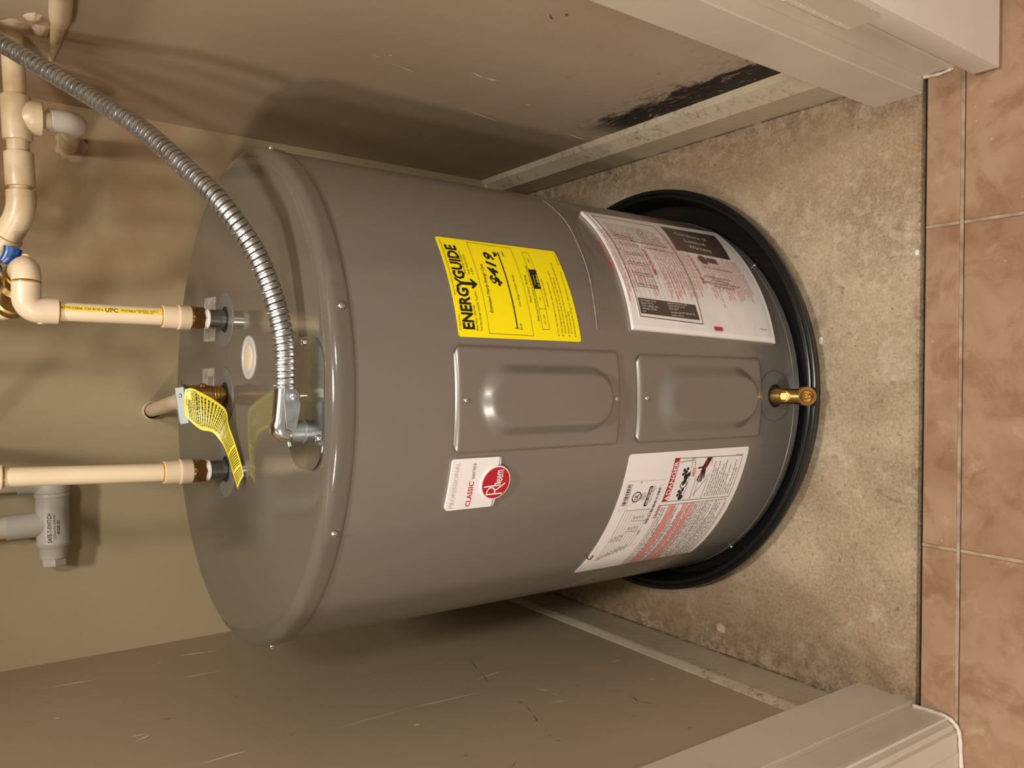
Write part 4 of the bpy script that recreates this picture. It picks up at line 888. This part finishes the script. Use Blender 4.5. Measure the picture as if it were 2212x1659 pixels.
# ------------------------------------------------------------------ float switch on its drain pipe
fs = thing('float_switch', 'pale grey drain line float switch tee on the back wall behind the left pipe', 'switch', (-.25, 1.545, 1.0))
sy_ = 1.5450; sz = .9975
obj('switch_body', MB().lathe([(.0, -.002), (.0262, -.002), (.0266, 0), (.0266, .004), (.0256, .0045), (.0250, .0052), (.0250, .080), (.0262, .082), (.0258, .0845), (.0222, .0900), (.0216, .0910), (.0205, .1080), (0, .1080)], (-.2010, sy_, sz), (-1, 0, -.03), 40).lathe([(.0208, 0), (.0208, .066), (.0, .066)], (-.2505, sy_, sz), (-.03, 0, 1), 32), M['switch'], fs)
obj('hex_plug', MB().lathe([(0, .1075), (.0195, .1075), (.0195, .1205), (.0182, .1215), (0, .1215)], (-.2010, sy_, sz), (-1, 0, -.03), 6), M['switch'], fs, smooth=0)
obj('end_ring', MB().lathe([(.0200, -.020), (.0256, -.018), (.0270, -.005), (.0262, -.0025), (.02, -.0025)], (-.2010, sy_, sz), (-1, 0, -.03), 40), M['switch'], fs)
obj('upper_elbow', MB().tube(bez([(-.2010, sy_, sz), (-.1880, sy_, sz+.004), (-.1800, sy_, sz+.022), (-.1790, sy_, sz+.050)], 6), .0195, 26), M['switch'], fs)
obj('riser_pipe', MB().tube([(-.1790, sy_, sz+.040), (-.1770, sy_, 1.25)], .0165, 22), M['pvc'], fs)
obj('riser_pipe', MB().tube([(-.2515, sy_, sz+.060), (-.2560, sy_, 1.25)], .0190, 22), M['pvc'], fs)
qq = lambda s, z: (s, sy_-.0253*math.cos(z/.0253), sz+.03*(s+.2010)+.0253*math.sin(z/.0253))
mb = MB()
put_text(mb, qq, 'SAFE-T-SWITCH', (-.2800, .0045), (-.2310, .0045), .0062, bold=.02); put_text(mb, qq, 'US Patent No. 6,442,955', (-.2745, -.0015), (-.2340, -.0015), .0034); put_text(mb, qq, 'MODEL SS1', (-.2660, -.0078), (-.2430, -.0078), .0042, bold=.02)
obj('printing', mb, M['ink'], fs, smooth=0, clean=False)

# ------------------------------------------------------------------ flexible steel conduit and its angle connector
fc = thing('flexible_conduit', 'coiled flexible steel conduit curving from the lid connector up to the right wall', 'conduit', (-.06, .85, LT))
path = bez([(-.022, .8500, .8455), (.038, .8500, .8470), (.088, .858, .8560), (.138, .870, .8730), (.188, .890, .9020), (.233, .935, .9300), (.287, 1.000, .9650), (.337, 1.080, 1.0050), (.382, 1.150, 1.0470), (.426, 1.215, 1.0920), (.445, 1.225, 1.1400), (.450, 1.228, 1.25)], 34)
seg = 18
# resample finely and wind the ridges on
cum = [0]
for a, b in zip(path, path[1:]): cum.append(cum[-1]+(b-a).length)
L = cum[-1]; n = 2300; k = 0; vs = []; fcs = []; ph = 0.0; uax = None; prev = None
for i in range(n+1):
    s = L*i/n
    while k < len(cum)-2 and cum[k+1] < s: k += 1
    t = (s-cum[k])/max(1e-9, cum[k+1]-cum[k]); p = path[k].lerp(path[k+1], t); k2 = min(k+2, len(path)-1); T = (path[k2]-path[max(0, k-1)]).normalized()
    if uax is None: uax = frame(T)[0]
    uax = (uax-T*uax.dot(T)).normalized(); vax = T.cross(uax)
    pitch = .0074+.0034*smooth(s/L*1.4-.25); ph += (L/n)/pitch
    for j in range(seg):
        a = 2*PI*j/seg; w_ = (ph-j/seg) % 1.0
        d = (.0012 if w_ < .52 else (.0002 if w_ < .58 else (.0008 if w_ < .82 else -.0024)))
        vs.append(p+(uax*math.cos(a)+vax*math.sin(a))*(.0103+d))
    if i: fcs += [((i-1)*seg+j, (i-1)*seg+(j+1) % seg, i*seg+(j+1) % seg, i*seg+j) for j in range(seg)]
M['flex'] = mat('conduit_steel', (.54, .52, .50, 1), .40, 1.0, noise=(70, (.38, .36, .34, 1), .45, .70))
obj('coiled_sleeve', MB().add(vs, fcs), M['flex'], fc, smooth=60)
obj('connector_base', MB().lathe([(0, LT+.0010), (.0135, LT+.0010), (.0135, LT+.0042), (.0122, LT+.0046), (.0118, LT+.0200), (0, LT+.0200)], (-.0600, .8500, 0), seg=28), M['cast'], fc)
body = bez([(-.0600, .8500, LT+.0150), (-.0606, .8500, LT+.0240), (-.0560, .8500, LT+.0290), (-.0440, .8500, LT+.0272), (-.0200, .8500, LT+.0252), (-.0130, .8500, LT+.0250)], 5)
obj('connector_shell', MB().tube(body, [.0112]*3+[.0122]*(len(body)-3), 24), M['chrome'], fc, smooth=50)
obj('clamp_plate', MB().prism([(-.0610, .0120), (-.0300, .0065), (-.0130, .0120), (-.0130, .0240), (-.0200, .0250), (-.0560, .0215)], .8340, .8366, lambda x, z, y: (x, y, LT+.006+z)), M['cast'], fc, smooth=0)
obj('clamp_ear', MB().lathe([(.0060, -.003), (.0060, .003), (0, .003)], (-.0210, .8335, LT+.0215), (0, -1, .0), 18).lathe([(0, -.003), (.0060, -.003)], (-.0210, .8335, LT+.0215), (0, -1, 0), 18), M['cast'], fc)
obj('clamp_screw', screw_mb((-.0210, .8310, LT+.0215), (0, -1, .35), .0044).tube([(-.0205, .8350, LT+.0170), (-.0200, .8240, LT+.0085)], .0017, 10), M['screw'], fc)
obj('set_screw', MB().tube([(-.0700, .8460, LT+.0220), (-.0760, .8445, LT+.0205)], .0024, 12), M['screw'], fc)

# ------------------------------------------------------------------ litter on the floor
def chip(name, c, pts, h, m, label, cat):
    mb = MB().prism([(c[0]+x, c[1]+y) for x, y in pts], .0002, h); tag(obj(name, mb, m, smooth=0), label, cat)
chip('plastic_chip', (.0650, .7480), [(-.006, -.0020), (.005, -.0030), (.0065, .0005), (.004, .0030), (-.005, .0025)], .0022, M['white'], 'small white plastic chip on the concrete just in front of the black pan', 'debris')
chip('orange_flake', (.3407, .5985), [(-.004, -.003), (.003, -.0035), (.001, .0045)], .0012, mat('orange_flake', lin(196, 130, 32), .6), 'tiny orange flake on the concrete beside the dark tile joint', 'debris')
chip('paint_flake', (.1879, .5945), [(-.0045, -.002), (.002, -.003), (.0045, .0005), (.001, .003), (-.004, .002)], .0015, M['white'], 'tiny white paint flake at the edge of the concrete by the tile joint', 'debris')
chip('plaster_crumb', (-.4491, .9418), [(-.007, -.008), (.004, -.009), (.009, .001), (.005, .010), (-.005, .009)], .0030, M['plaster'], 'pale plaster crumb on the concrete beside the left skirting board', 'debris')
